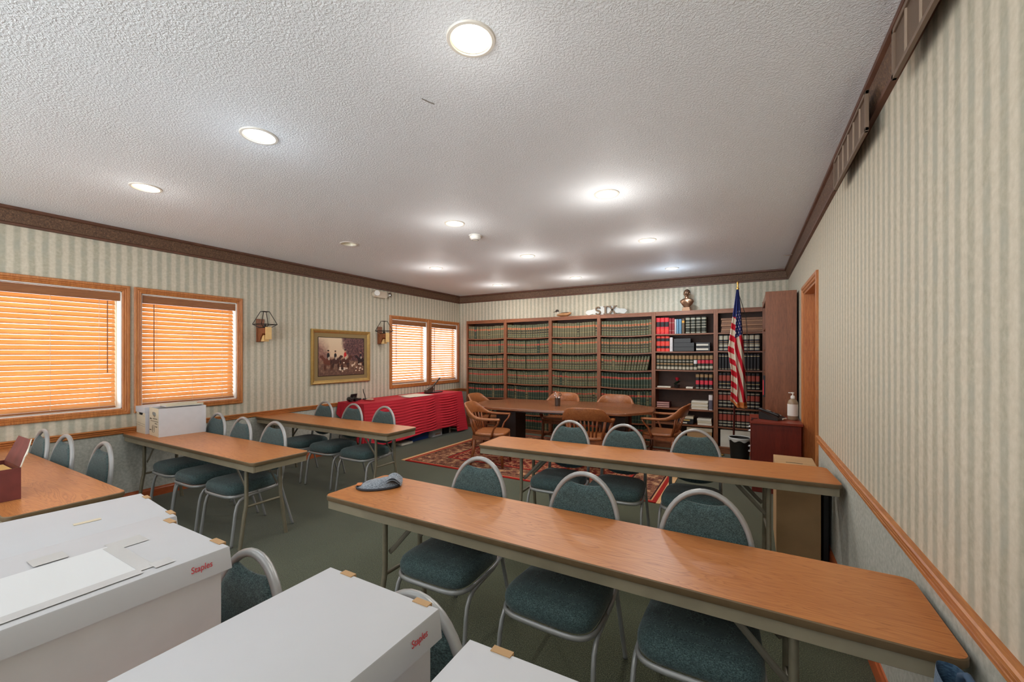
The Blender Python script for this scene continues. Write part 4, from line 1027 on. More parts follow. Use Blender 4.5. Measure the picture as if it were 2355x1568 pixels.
E0, E1 = EDGES[4] + .032, EDGES[5] - .032; YK = YBK + .026
def ew(x, w=EDGES[5] - EDGES[4] - .06, xm=(EDGES[4] + EDGES[5]) / 2): return sag(x - xm, w, .004) + .0012
x = E0 + .004
for k in range(3):
    upright('code_book', 'thick bright red code book, %s from the post on the top shelf under the bust' % ORD[k], 'book', x + .032, YK, SH2[0] + ew(x + .03), .062, .18, .262, [(.10, .30, CRED2), (.44, .74, INK2)], CRED, 'red code books'); x += .0655
for k in range(2): upright('code_book', 'slim dark red book, %s after the bright red ones on the top shelf' % ORD[k], 'book', x + .021, YK, SH2[0] + ew(x), .040, .17, .250, [(.2, .22, PALE), (.7, .72, PALE)], DKRED, 'dark red books'); x += .044
for k, c in enumerate((WHITEB, BLUEB, BLUEB)): w_ = (.022, .034, .040)[k]; upright('report', ('thin white report', 'first blue report', 'second blue report')[k] + ' standing mid top shelf under the bust', 'book', x + w_ / 2, YK, SH2[0] + ew(x), w_, .17, .232, [], c, 'slim reports'); x += w_ + .003
upright('reference_book', 'brown volume with an amber mark on the top shelf under the bust', 'book', x + .022, YK, SH2[0] + ew(x), .042, .17, .238, [(.72, .86, bmat('amber', 206, 150, 60))], BROWNB); x += .055
for k in range(4): upright('reference_book', 'dark olive volume with pale lines, %s of four on top shelf under the bust' % ORD[k], 'book', x + .036, YK, SH2[0] + ew(x), .068, .18, .256, [(.04, .08, PALE), (.36, .40, PALE), (.52, .55, PALE), (.68, .71, PALE), (.86, .93, PALE)], DOLIVE, 'dark olive volumes'); x += .0765
x = E0 + .008
for k in range(3): upright('code_book', 'orange red code book, %s from the post on the second shelf under the bust' % ORD[k], 'book', x + .033, YK, SH2[1] + ew(x), .064, .18, .246, [(.20, .36, INK2), (.66, .86, INK2)], CRED2, 'orange red code books'); x += .068
upright('binder', 'white binder standing on the second shelf under the bust', 'binder', x + .024, YK, SH2[1] + ew(x), .046, .2, .225, [], WHITEB); x += .058
for k in range(3):
    h_ = .066
    flat_stack('binder', 'black binder lying flat, %s of the stack beside the white binder' % ('lowest', 'middle', 'topmost')[k], 'binder', x + (.30 if k < 2 else .25) / 2 + .005, YK + .004, SH2[1] + .001 + k * (h_ + .001), .30 if k < 2 else .25, .2, h_, M['black'], None, 'black binders')
for k in range(2):
    t = flat_stack('binder', 'black binder with a white strip lying near the outer post, %s one' % ('lower', 'upper')[k], 'binder', x + .43, YK + .004, SH2[1] + .001 + k * .068, .20, .2, .066, M['black'], None, 'striped binders'); MB().box(-.095, .075, -.0012, .0, .018, .044).obj('white_strip', M['paper'], t)
x = E0 + .006; n = 15; p_ = (E1 - E0 - .01) / n
for k in range(n):
    red = k >= 11; lab = [(.12, .28, PALE), (.44, .66, LRED), (.72, .95, TANL)] if red else [(.05, .22, PALE), (.34, .44, TANL), (.55, .60, PALE), (.72, .95, TANL)]
    if k == 10: lab = [(.05, .22, PALE), (.42, .66, WHITEB), (.72, .95, TANL)]
    upright('reporter_volume', ('dark green volume with a bright red label, ' if red else 'dark green volume with tan labels, ' if k != 10 else 'dark green volume with one white label, ') + '%s along the third shelf under the bust' % ORD[k], 'book', x + p_ * (k + .5), YK, SH2[2] + ew(x + p_ * k), p_ * .90, .175, .240, lab, DOLIVE, 'green volumes on the third shelf under the bust')
for k in range(4): upright('reporter_volume', 'red labelled dark volume, %s of four on the fourth shelf under the bust' % ORD[k], 'book', E1 - .255 + .062 * (k + .5), YK, SH2[3] + .0008, .054, .175, .240, [(.04, .10, PALE), (.30, .56, LRED), (.76, .95, TANL)], INK2, 'red labelled volumes')
zs_ = SH2[3] + .0005
flat_stack('paper_pile', 'thin pile of white papers on the fourth shelf under the bust', 'papers', E0 + .12, YK + .01, zs_, .20, .15, .022, M['paper'], None)
t = thing('rose_pot', 'red rose in a small dark pot on the fourth shelf under the bust', 'flower', (E0 + .315, YK + .07, zs_))
mb = MB(); mb.lathe([(0, .001), (.034, .001), (.045, .05), (.048, .055), (.042, .056), (.040, .050), (0, .048)], 20); mb.obj('pot', M['black'], t, 'auto')
MB().tube([(0, 0, .05), (.004, 0, .10), (0, 0, .135)], .003, 6).obj('stem', bmat('stem_green', 44, 70, 40), t)
mb = MB(); random.seed(3)
for k in range(12):
    a = k * 2.4; r0 = .010 + .0022 * k
    mb.grid(lambda u, v: (math.cos(a + (u - .5) * 1.9) * (r0 * (.5 + .6 * v)), math.sin(a + (u - .5) * 1.9) * (r0 * (.5 + .6 * v)), .128 + v * .042 - .001 * k), 4, 4)
mb.obj('blossom', bmat('rose_red', 190, 30, 50), t, True)
mb = MB()
for k in range(9):
    a = k * .7; mb.grid(lambda u, v: (math.cos(a) * (.01 + .055 * v) - math.sin(a) * (u - .5) * .034 * math.sin(PI * v), math.sin(a) * (.01 + .055 * v) + math.cos(a) * (u - .5) * .034 * math.sin(PI * v), .058 + .035 * v + .02 * math.sin(k)), 3, 5)
mb.obj('leaves', bmat('leaf_green', 34, 52, 34), t, True)
flat_stack('notepad', 'small cream notepad beside the rose pot', 'notepad', E0 + .20, YK + .006, zs_, .055, .09, .014, M['cream'], None)
flat_stack('notepad', 'white notepad between the rose pot and the red labelled volumes', 'notepad', E0 + .505, YK + .006, zs_, .10, .12, .026, M['paper'], None)
zs_ = SH2[4] + .0005
for k in range(3): flat_stack('bound_report', 'maroon bound report lying flat, %s of three beside the post' % ('lowest', 'middle', 'topmost')[k], 'book', E0 + .11, YK + .006, zs_ + .0315 * k, .20, .18, .030, bmat('maroon', 96, 40, 38), bmat('pink_edge', 196, 150, 140), 'maroon reports')
for k in range(5): flat_stack('paper_pile', 'pile of cream papers, %s of five in the stack by the outer post' % ('lowest', 'second', 'third', 'fourth', 'topmost')[k], 'papers', E1 - .195 - .004 * (k % 2), YK + .004, zs_ + .0265 * k, .235, .2, .0255, M['cream'] if k % 2 else M['paper'], None, 'cream paper piles')
upright('brochure', 'white brochure with a dark lower half standing at the outer post', 'brochure', E1 - .040, YK, zs_, .056, .2, .235, [(.05, .66, bmat('slate', 88, 84, 96)), (.66, .98, WHITEB)], WHITEB)
zs_ = SH2[5] + .0005
for k in range(3):
    t = flat_stack('reference_book', 'flat book with %s, second shelf from floor under bust' % ('a white label, lowest of three', 'a yellow label, middle of three', 'cream covers, topmost of three')[k], 'book', E1 - .395, YK + .006, zs_ + .042 * k, .22, .18, .040, M['cream'] if k == 2 else M['black'], None, 'books lying flat')
    if k < 2: MB().box(-.085, .02 if k == 0 else .06, -.0012, 0, .012, .030).obj('spine_label', M['paper'] if k == 0 else bmat('yellow', 206, 176, 100), t)
for k in range(3): flat_stack('paper_pile', 'sheaf of pale papers by the outer post, %s of three, second shelf from the floor' % ('lowest', 'middle', 'topmost')[k], 'papers', E1 - .125 - .003 * k, YK + .004, zs_ + .034 * k, .20, .2, .032, M['paper'] if k != 1 else M['cream'], None, 'pale paper sheaves')
t = thing('storage_box', 'white lidded cardboard box on the bottom shelf under the bust', 'box', (E1 - .20, YK + .004, .1008))
MB().box(-.175, .175, 0.004, .24, .0005, .20, .002).obj('box_body', M['kraft'], t)
mb = MB(); mb.box(-.181, .181, 0.0, .245, .2005, .255, .003); mb.obj('lid', M['cream'], t)
for k in range(2): flat_stack('folder_bundle', ('lower', 'upper')[k] + ' white folder bundle beside the lidded box on the bottom shelf', 'folders', E1 - .515, YK + .01, .1008 + .062 * k, .19, .2, .050, M['paper'] if k == 0 else M['cream'], None, 'white folder bundles')
# bookcase behind the flag
F0, F1 = EDGES[5] + .032, 0.165
for k in range(7): flat_stack('folder_bundle', 'tan folder bundle lying flat on the top shelf behind the flag, %s from the bottom' % ORD[k], 'folders', (F0 + .50) / 2 + .01 - .03, YK + .004 + .004 * (k % 3), SH3[0] + .0008 + .0312 * k, .77 - .008 * (k % 3), .2, .0305, bmat('tan_folder', 154, 112, 82) if k % 2 else bmat('tan_folder_dark', 128, 90, 66), None, 'tan folder bundles')
def frow(r, n, bands, body, desc, w_=1.0, h=.24):
    p = (F1 - F0 - .006) / n
    for k in range(n): upright('reporter_volume', '%s, %s along the %s shelf behind the flag' % (desc, ORD[k], ['top', 'second', 'third', 'fourth', 'fifth', 'sixth'][r]), 'book', F0 + .003 + p * (k + .5), YK, SH3[r] + .0008, p * .93, .175, h, bands, body, 'dark volumes behind the flag, %s shelf' % ORD[r])
frow(1, 8, [(.06, .16, PALE), (.26, .40, PALE), (.44, .47, GILT), (.56, .60, TANL), (.70, .95, PALE)], NAVY, 'thick navy volume with silver labels')
frow(2, 13, [(.05, .07, GILT), (.10, .80, INK2), (.84, .88, GILT)], NAVY, 'slim blue black volume')
frow(3, 10, [(.06, .12, PALE), (.30, .34, GILT), (.50, .84, OLDRED)], INK2, 'black volume with a narrow red label')
frow(4, 9, [(.12, .20, PALE), (.34, .40, PALE), (.48, .80, OLDRED), (.88, .94, PALE)], INK2, 'black volume with a brick red label')
frow(5, 9, [(.08, .16, PALE), (.26, .34, PALE), (.42, .80, OLDRED), (.88, .94, PALE)], INK2, 'black volume with a wide red label')
t = thing('storage_box', 'plain white box on the bottom shelf behind the waste bin', 'box', (F0 + .24, YK + .004, .1008)); MB().box(-.21, .21, 0, .24, .0005, .26, .003).obj('box_body', M['paper'], t)
t = thing('desk_weight', 'small brass stand on the floor before the bookcase behind the flag', 'stand', (F0 + .01, YBK - .11, 0))
mb = MB(); mb.lathe([(0, .001), (.075, .001), (.078, .012), (.06, .022), (.014, .03), (.012, .06), (.02, .066), (0, .07)], 24); mb.obj('stand_body', M['brass'], t, 'auto')

# ------------------------------------------------------------------ things standing on top of the bookcases
ZB = 2.189
t = thing('duck_decoy', 'carved wooden duck decoy on top of the bookcases', 'decoy', (-2.965, YBK + .13, ZB), math.radians(180))
def body(u, v):
    a = u * 2 * PI; x = -.165 + .30 * v; q = math.sin(PI * min(1, max(0, v)) ** .82) ** .62
    ry = .055 * q; rz = .042 * q * (1.0 if math.sin(a) > 0 else .9); z0 = .040 + .012 * (1 - v) ** 2 + (.02 * max(0, .22 - v) / .22)
    return (x, ry * math.cos(a), max(.0005, z0 + rz * math.sin(a)))
mb = MB(); mb.grid(body, 20, 22); mb.obj('body', plain('duck_body_paint', C(168, 122, 80), .5, var=.2, vscale=14), t, True)
mb = MB(); mb.grid(lambda u, v: (-.150 + .19 * v, (u - .5) * .10 * math.sin(PI * (.12 + .8 * v)), .0735 + .013 * math.cos((u - .5) * PI) * math.sin(PI * (.15 + .7 * v)) + .002), 10, 12); mb.obj('wing', plain('duck_wing_paint', C(92, 62, 44), .5, var=.25, vscale=20), t, True)
mb = MB(); mb.tube([(.095, 0, .058), (.108, 0, .082), (.114, 0, .098)], [.026, .021, .022], 12); mb.obj('neck', plain('duck_neck_paint', C(206, 196, 178), .5), t, True)
def ell(cx, cy, cz, rx, ry, rz, n=16):
    mb = MB(); mb.grid(lambda u, v: (cx + rx * math.cos(2 * PI * u) * math.sin(PI * v), cy + ry * math.sin(2 * PI * u) * math.sin(PI * v), cz + rz * math.cos(PI * v)), n, n // 2 + 2); return mb
ell(.120, 0, .116, .034, .025, .029).obj('head', plain('duck_head_paint', C(52, 44, 38), .45), t, True)
mb = MB(); mb.tube([(.145, 0, .110), (.165, 0, .103), (.196, 0, .098)], [.012, .0115, .007], 10, flat=(.55, 1.0)); mb.obj('bill', plain('duck_bill', C(70, 60, 48), .5), t, True)

t = thing('name_plaque', 'white scroll plaque with raised brown letters spelling SIX on the bookcases', 'sign', (-2.150, YBK + .090, ZB))
half = [(0, .0005), (.16, .0005), (.20, .018), (.235, .026), (.27, .018), (.30, .006), (.325, .010), (.372, .052), (.345, .085), (.325, .092), (.25, .098), (.17, .125), (.10, .150), (0, .158)]
poly = half + [(-x, z) for x, z in half[::-1][1:-1]]
mb = MB(); mb.prism(poly, .0, .018, 'XZ'); mb.obj('board', plain('plaque_white', C(196, 199, 196), .6), t)
for sx in (-1, 1): MB().box(sx * .25 - .004, sx * .25 + .004, -.003, .0, .075, .083, .002).obj('screw_head', M['chrome'], t)
LM = [plain('letter_face', C(108, 88, 66), .5, var=.15, vscale=40)]
mb = MB(); S = []
for k in range(25):
    a = k / 24
    if a < .5: th = math.radians(20 + a * 2 * 230); S.append((.0 + .036 * math.cos(th), .112 + .030 * math.sin(th)))
    else: th = math.radians(70 - (a - .5) * 2 * 230); S.append((.0 + .039 * math.cos(th), .050 + .032 * math.sin(th)))
mb.tube([(x - .135, -.016, z - .004) for x, z in S], .0145, 8, flat=(1, 1), up=(0, 1, 0)); mb.obj('letter', LM, t, True)
mb = MB(); mb.box(-.017, .017, -.028, -.0005, .012, .145, .002); mb.box(-.034, .034, -.030, -.0005, .006, .026, .002); mb.box(-.034, .034, -.030, -.0005, .132, .152, .002); mb.obj('letter', LM, t)
mb = MB(); 
for s_ in (-1, 1):
    mb.prism([(.120 - s_ * .052 - .016, .010), (.120 - s_ * .052 + .016, .010), (.120 + s_ * .052 + .016, .150), (.120 + s_ * .052 - .016, .150)], -.027, -.0005, 'XZ')
    for z0 in (.006, .134): mb.box(.120 + s_ * .054 - .028, .120 + s_ * .054 + .028, -.030, -.0005, z0, z0 + .018, .002)
mb.obj('letter', LM, t)

t = thing('bust', 'small bronze bust of a man on top of the bookcases', 'bust', (-.838, YBK + .115, ZB), math.radians(-12))
mb = MB(); mb.box(-.062, .062, -.050, .050, .0005, .028, .004); mb.box(-.054, .054, -.043, .043, .0285, .058, .003); mb.obj('plinth', plain('bust_plinth', C(170, 128, 94), .45), t)
def torso(u, v):
    a = u * 2 * PI; P = [(.040, .030, .058, 0), (.052, .036, .075, 0), (.086, .050, .115, 0), (.104, .056, .150, 0), (.100, .054, .176, 0), (.070, .046, .196, 0), (.036, .034, .206, -.004), (.031, .031, .216, -.008), (.030, .031, .236, -.010)]
    f = v * (len(P) - 1); i = min(int(f), len(P) - 2); k = f - i; A_, B_ = P[i], P[i + 1]; q = [A_[j] + (B_[j] - A_[j]) * k for j in range(4)]
    fold = 1 + (.05 * math.sin(5 * a + q[2] * 60) if v < .62 else 0)
    return (q[0] * math.cos(a) * fold, q[1] * math.sin(a) * fold + q[3], q[2])
mb = MB(); mb.grid(torso, 32, 24); mb.obj('torso', M['bronze'], t, True)
def head(u, v):
    a = u * 2 * PI; ph = PI * v; z = math.cos(ph); r = math.sin(ph)
    x = .047 * r * math.cos(a); y = .054 * r * math.sin(a); zz = .278 + .062 * z
    fy = -math.sin(a) * r
    if fy > 0:
        nx = x / .047
        y -= .012 * math.exp(-((nx) ** 2) * 30) * math.exp(-((zz - .270) / .012) ** 2)          # nose
        y += .006 * (math.exp(-((abs(nx) - .38) ** 2) * 60)) * math.exp(-((zz - .284) / .007) ** 2)   # eye sockets
        y -= .004 * math.exp(-(nx ** 2) * 8) * math.exp(-((zz - .300) / .008) ** 2)            # brow
        y -= .004 * math.exp(-(nx ** 2) * 14) * math.exp(-((zz - .250) / .004) ** 2)           # lips
        y += .004 * math.exp(-(nx ** 2) * 10) * math.exp(-((zz - .243) / .004) ** 2)
        y -= .010 * math.exp(-(nx ** 2) * 8) * math.exp(-((zz - .228) / .012) ** 2)            # chin and beard
    if z < 0: x *= 1 + .18 * z
    return (x, y - .010, zz)
mb = MB(); mb.grid(head, 56, 44); mb.obj('head', M['bronze'], t, True)
for sx in (-1, 1): ell(sx * .047, -.004, .274, .007, .011, .017, 10).obj('ear', M['bronze'], t, True)
mb = MB(); mb.grid(lambda u, v: (.0505 * math.sin(PI * .5 * v) * math.cos(2 * PI * u), .056 * math.sin(PI * .5 * v) * math.sin(2 * PI * u) + .004, .284 + .062 * math.cos(PI * .5 * v) + .003 * math.sin(u * 60)), 40, 10); mb.obj('hair', plain('bronze_dark', C(84, 66, 54), .4, .8), t, True)

# ------------------------------------------------------------------ tall bookcase seen from its side, by the doorway
t = thing('side_bookcase', 'tall brown bookcase seen side-on beside the doorway', 'bookcase', (.355, 6.44, 0), 0)
MB().box(-.165, .150, -.57, -.545, .001, 2.255, .002).obj('side_panel', M['case_v'], t); MB().box(-.165, .150, .545, .570, .001, 2.255, .002).obj('side_panel', M['case_v'], t)
MB().box(-.160, .150, -.5445, .5445, 2.230, 2.254).obj('top_panel', M['case'], t); MB().box(.140, .1495, -.5445, .5445, .05, 2.229).obj('back_panel', M['case_back'], t)
for z in (.10, .40, .69, .98, 1.27, 1.56, 1.85): MB().box(-.155, .139, -.5445, .5445, z - .02, z).obj('shelf', M['case'], t)
MB().box(-.162, -.148, -.5445, .5445, 2.165, 2.2295).obj('header_rail', M['case'], t)
upright('binder', 'red-backed binder poking out of the side-on bookcase above the desk phone', 'binder', 0, 0, 0, .05, .2, .26, [(.1, .8, LRED)], INK2).matrix_world = Matrix.Translation((.165, 5.935, .9808)) @ Matrix.Rotation(-PI / 2, 4, 'Z')

# ------------------------------------------------------------------ rosewood drawer cabinet, phone, sanitizer
t = thing('drawer_cabinet', 'dark red wood drawer cabinet beside the doorway with a desk phone on it', 'cabinet', (.270, 5.545, 0), 0)
MB().box(-.228, .222, -.29, .29, .001, .745, .003).obj('cabinet_body', M['rosewood'], t)
MB().box(-.246, .236, -.31, .31, .7455, .772, .003).obj('cabinet_top', plain('cabinet_top_red', C(128, 50, 34), .3, var=.1), t)
for k in range(3):
    z0 = .05 + k * .232; d_ = MB().box(-.240, -.2285, -.28, .28, z0, z0 + .222, .003).obj('drawer', M['rosewood'], t)
    for yy in (-.15, .15): MB().tube([(-.240, yy - .03, z0 + .13), (-.258, yy - .03, z0 + .13), (-.258, yy + .03, z0 + .13), (-.240, yy + .03, z0 + .13)], .005, 8).obj('handle', M['chrome'], d_)
t = thing('desk_phone', 'black desk phone with a handset on the dark red drawer cabinet', 'phone', (.245, 5.50, .7728), math.radians(62))
mb = MB(); mb.prism([(-.10, .001), (.10, .001), (.10, .075), (.085, .085), (-.10, .022)], -.095, .095, 'YZ'); mb.obj('phone_base', M['black'], t)
mb = MB()
for i_ in range(3):
    for j_ in range(4): mb.box(.0 + i_ * .024 - .012, .0 + i_ * .024 + .006, -.06 + j_ * .024, -.044 + j_ * .024, .0, .006)
mb.xf(Matrix.Translation((.015, -.005, .057)) @ Matrix.Rotation(math.radians(18.5), 4, 'X')); mb.obj('keys', plain('phone_keys', C(180, 178, 170), .5), t)
mb = MB(); mb.box(-.03, .07, -.02, .02, .0, .003); mb.xf(Matrix.Translation((.012, .072, .083)) @ Matrix.Rotation(math.radians(18), 4, 'X')); mb.obj('display', plain('phone_display', C(150, 156, 146), .15), t)
mb = MB(); mb.tube([(-.066, -.105, .045), (-.066, -.085, .062), (-.066, -.02, .078), (-.066, .05, .097), (-.066, .09, .108), (-.066, .108, .100)], [.018, .021, .014, .014, .021, .018], 12, flat=(.8, 1.2)); mb.obj('handset', M['black'], t, True)
MB().box(-.004, .085, -.115, -.1005, .004, .020, .002).obj('label_strip', M['paper'], t)
t = thing('sanitizer_bottle', 'clear pump bottle of hand sanitizer with a white label', 'bottle', (.440, 5.56, .7728))
mb = MB(); mb.lathe([(0, .001), (.046, .001), (.050, .008), (.050, .185), (.040, .215), (.018, .232), (.018, .240), (0, .240)], 28); mb.obj('bottle', plain('clear_gel', C(150, 130, 106), .12), t, 'auto')
mb = MB(); mb.lathe([(.0508, .045), (.0508, .175)], 28, cap=False); mb.obj('label', M['offwhite'], t, True)
mb = MB(); mb.lathe([(.021, .236), (.021, .258), (.016, .268), (.006, .270), (.006, .292), (.014, .293), (.014, .304), (0, .305)], 20); mb.box(-.042, .010, -.006, .006, .294, .303, .002); mb.obj('pump', M['offwhite'], t, 'auto')
MB().tube([(.03, 5.25, .7735 + .006), (.055, 5.33, .779), (.04, 5.42, .779), (.10, 5.43, .779)], .004, 8).obj('phone_cord', M['black']); tag(bpy.data.objects['phone_cord'], 'thin black cord running along the edge of the dark red cabinet', 'cord')

# ------------------------------------------------------------------ flag
t = thing('flag_stand', 'furled stars-and-stripes flag on a wooden pole in front of the bookcases', 'flag', (-.170, 6.48, 0))
mb = MB(); mb.lathe([(0, .001), (.15, .001), (.155, .012), (.14, .03), (.05, .045), (.028, .06), (.026, .13), (0, .132)], 32); mb.obj('floor_base', M['brass'], t, 'auto')
MB().tube([(0, 0, .1), (.055, 0, 2.40)], .0125, 10).obj('pole', plain('flag_pole_wood', C(92, 40, 36), .4), t, True)
mb = MB(); mb.lathe([(0, 2.385), (.018, 2.385), (.018, 2.41), (.008, 2.415), (.013, 2.43), (.009, 2.45), (.016, 2.475), (.005, 2.505), (0, 2.51)], 14, .056, 0); mb.obj('finial', M['brass'], t, 'auto')
W_, R_, B_ = C(216, 204, 184), C(196, 36, 52), C(44, 52, 104)
def lerp(a, b, k): return a + (b - a) * max(0, min(1, k))
def flagpt(u, v):
    # v: 0 top -> 1 bottom, u: 0 fly-side fold .. 1 outer fold; hangs in deep vertical pleats around the pole
    z = 2.385 - v * 1.56 + .09 * abs(u - .45) * v - (.10 * (u - .30) if v > .9 else 0) * (v - .9) * 10
    L = -(.012 + .085 * min(1, v / .52) - .045 * lerp(0, 1, (v - .55) / .2)); Rr = .016 + .105 * v ** .8 + .02 * v
    x = .052 - .05 * v * .55 + L + (Rr - L) * u
    if u < .4 and v > .55: x += .0
    amp = .018 + .040 * v; y = -.028 - amp * (.5 + .5 * math.sin(u * PI * 5 + .4 + v * 1.2)) - .015 * math.sin(u * PI)
    return (x, y, z)
def flagcol(u, v):
    if u < .40:                                  # outer fold shows the short end of the stripes
        if v < .245: return B_
        k = (v - .245) / .052 - u * .7
        return W_ if int(math.floor(k)) % 2 == 0 else R_
    if v < .415 - .04 * (u - .7):
        c = B_ if u > .47 or v < .25 else tuple(x * .5 for x in B_[:3]) + (1,)
        su, sv = (u - .40) * 9.0, v * 38
        if v > .18 and (su % 1 - .5) ** 2 * .9 + (sv % 1 - .5) ** 2 < .07 and (int(su) + int(sv)) % 2 == 0: return W_
        return c
    k = (v - .415) * 7.6 - (u - .40) * 4.6 + 2.4
    if v > .975: return C(206, 122, 62)
    return R_ if int(math.floor(k)) % 2 == 0 else W_
NU, NV = 110, 240; mb = MB(); mb.grid(flagpt, NU, NV); cols = [flagcol(i / NU, j / NV) for j in range(NV + 1) for i in range(NU + 1)]
fm = vcol_mat('flag_cloth', .8, .2, .2); o = mb.obj('flag_cloth', fm, t, True, cols=cols)
so = o.modifiers.new('thickness', 'SOLIDIFY'); so.thickness = .0016
mb = MB(); 
for k in range(60):
    u = k / 59; p = Vector(flagpt(u, 1.0)); mb.tube([p, p + Vector((.004 * math.sin(k), 0, -.034))], .0032, 5)
o = mb.obj('fringe', plain('gold_fringe', C(212, 132, 66), .7), t)
MB().tube([(.075, -.03, 2.30), (.15, -.06, 2.02), (.165, -.06, 1.86), (.17, -.05, 1.40), (.165, -.045, .90)], .004, 6).obj('tassel_cord', M['iron'], t)

# ------------------------------------------------------------------ waste bin
t = thing('waste_bin', 'dark waste bin with a clear liner in front of the flag bookcase', 'bin', (-.088, 6.235, 0))
mb = MB(); mb.lathe([(0, .001), (.098, .001), (.124, .40), (.127, .405), (.120, .405), (.095, .006), (0, .006)], 32); mb.obj('bin_body', M['bin'], t, 'auto')
def liner(u, v):
    a = 2 * PI * u; P = [(.116, .33), (.121, .409), (.132, .412), (.1325, .385), (.131, .368 + .012 * math.sin(7 * a))]
    f = v * 4; i = min(3, int(f)); k = f - i; return ((P[i][0] + (P[i + 1][0] - P[i][0]) * k) * math.cos(a), (P[i][0] + (P[i + 1][0] - P[i][0]) * k) * math.sin(a), P[i][1] + (P[i + 1][1] - P[i][1]) * k)
mb = MB(); mb.grid(liner, 40, 8); mb.obj('liner', M['clear'], t, True)
# ================================================================== RUG, CONFERENCE TABLE, ARMCHAIRS
t = thing('area_rug', 'patterned red and brown oriental rug with fringed ends under the conference table', 'rug', (-2.500, 5.575, 0))
mb = MB(); mb.prism(rrect(-1.70, 1.70, -1.23, 1.23, .01, 2), .0005, .010); mb.obj('rug_field', M['rug'], t)
for sx in (-1, 1):
    mb = MB(); random.seed(4)
    for k in range(160):
        y = -1.225 + 2.45 * k / 159; a = random.uniform(-.5, .5) * .02; mb.box(min(sx * 1.70, sx * 1.765), max(sx * 1.70, sx * 1.765), y - .006, y + .006, .001, .008)
    mb.obj('fringe', M['fringe'], t)

TR = math.radians(9.0); TC = (-2.440, 5.800); ZCT = 0.735
t = thing('conference_table', 'large dark wooden conference table with clipped corners on the rug', 'table', (*TC, 0.0105), TR)
L2, W2_, c_ = 1.330, 0.610, 0.36
poly = [(-L2, -W2_ + c_), (-L2 + c_, -W2_), (L2 - c_, -W2_), (L2, -W2_ + c_), (L2, W2_ - c_), (L2 - c_, W2_), (-L2 + c_, W2_), (-L2, W2_ - c_)]
bm = bmesh.new(); vs = [bm.verts.new((x, y, ZCT - .045)) for x, y in poly]; f = bm.faces.new(vs); r = bmesh.ops.extrude_face_region(bm, geom=[f])
bmesh.ops.translate(bm, verts=[v for v in r['geom'] if isinstance(v, bmesh.types.BMVert)], vec=(0, 0, .034)); bmesh.ops.recalc_face_normals(bm, faces=bm.faces[:])
bmesh.ops.bevel(bm, geom=[e for e in bm.edges if abs(e.verts[0].co.z - e.verts[1].co.z) > .01], offset=.06, segments=4, profile=.5, affect='EDGES')
bmesh.ops.bevel(bm, geom=[e for e in bm.edges if all(v.co.z > ZCT - .012 for v in e.verts)], offset=.008, segments=3, profile=.5, affect='EDGES')
mb = MB(); mb.bm(bm); mb.obj('tabletop', M['conf'], t, 'auto')
MB().prism([(x * .66, y * .50) for x, y in poly], ZCT - .105, ZCT - .0455).obj('apron', M['confleg'], t)
for sx in (-1, 1):
    MB().box(sx * .80 - .16, sx * .80 + .16, -.23, .23, .05, ZCT - .1055, .006).obj('pedestal', M['confleg'], t)
    MB().box(sx * .80 - .19, sx * .80 + .19, -.27, .27, .0, .0495, .008).obj('plinth', M['confleg'], t)

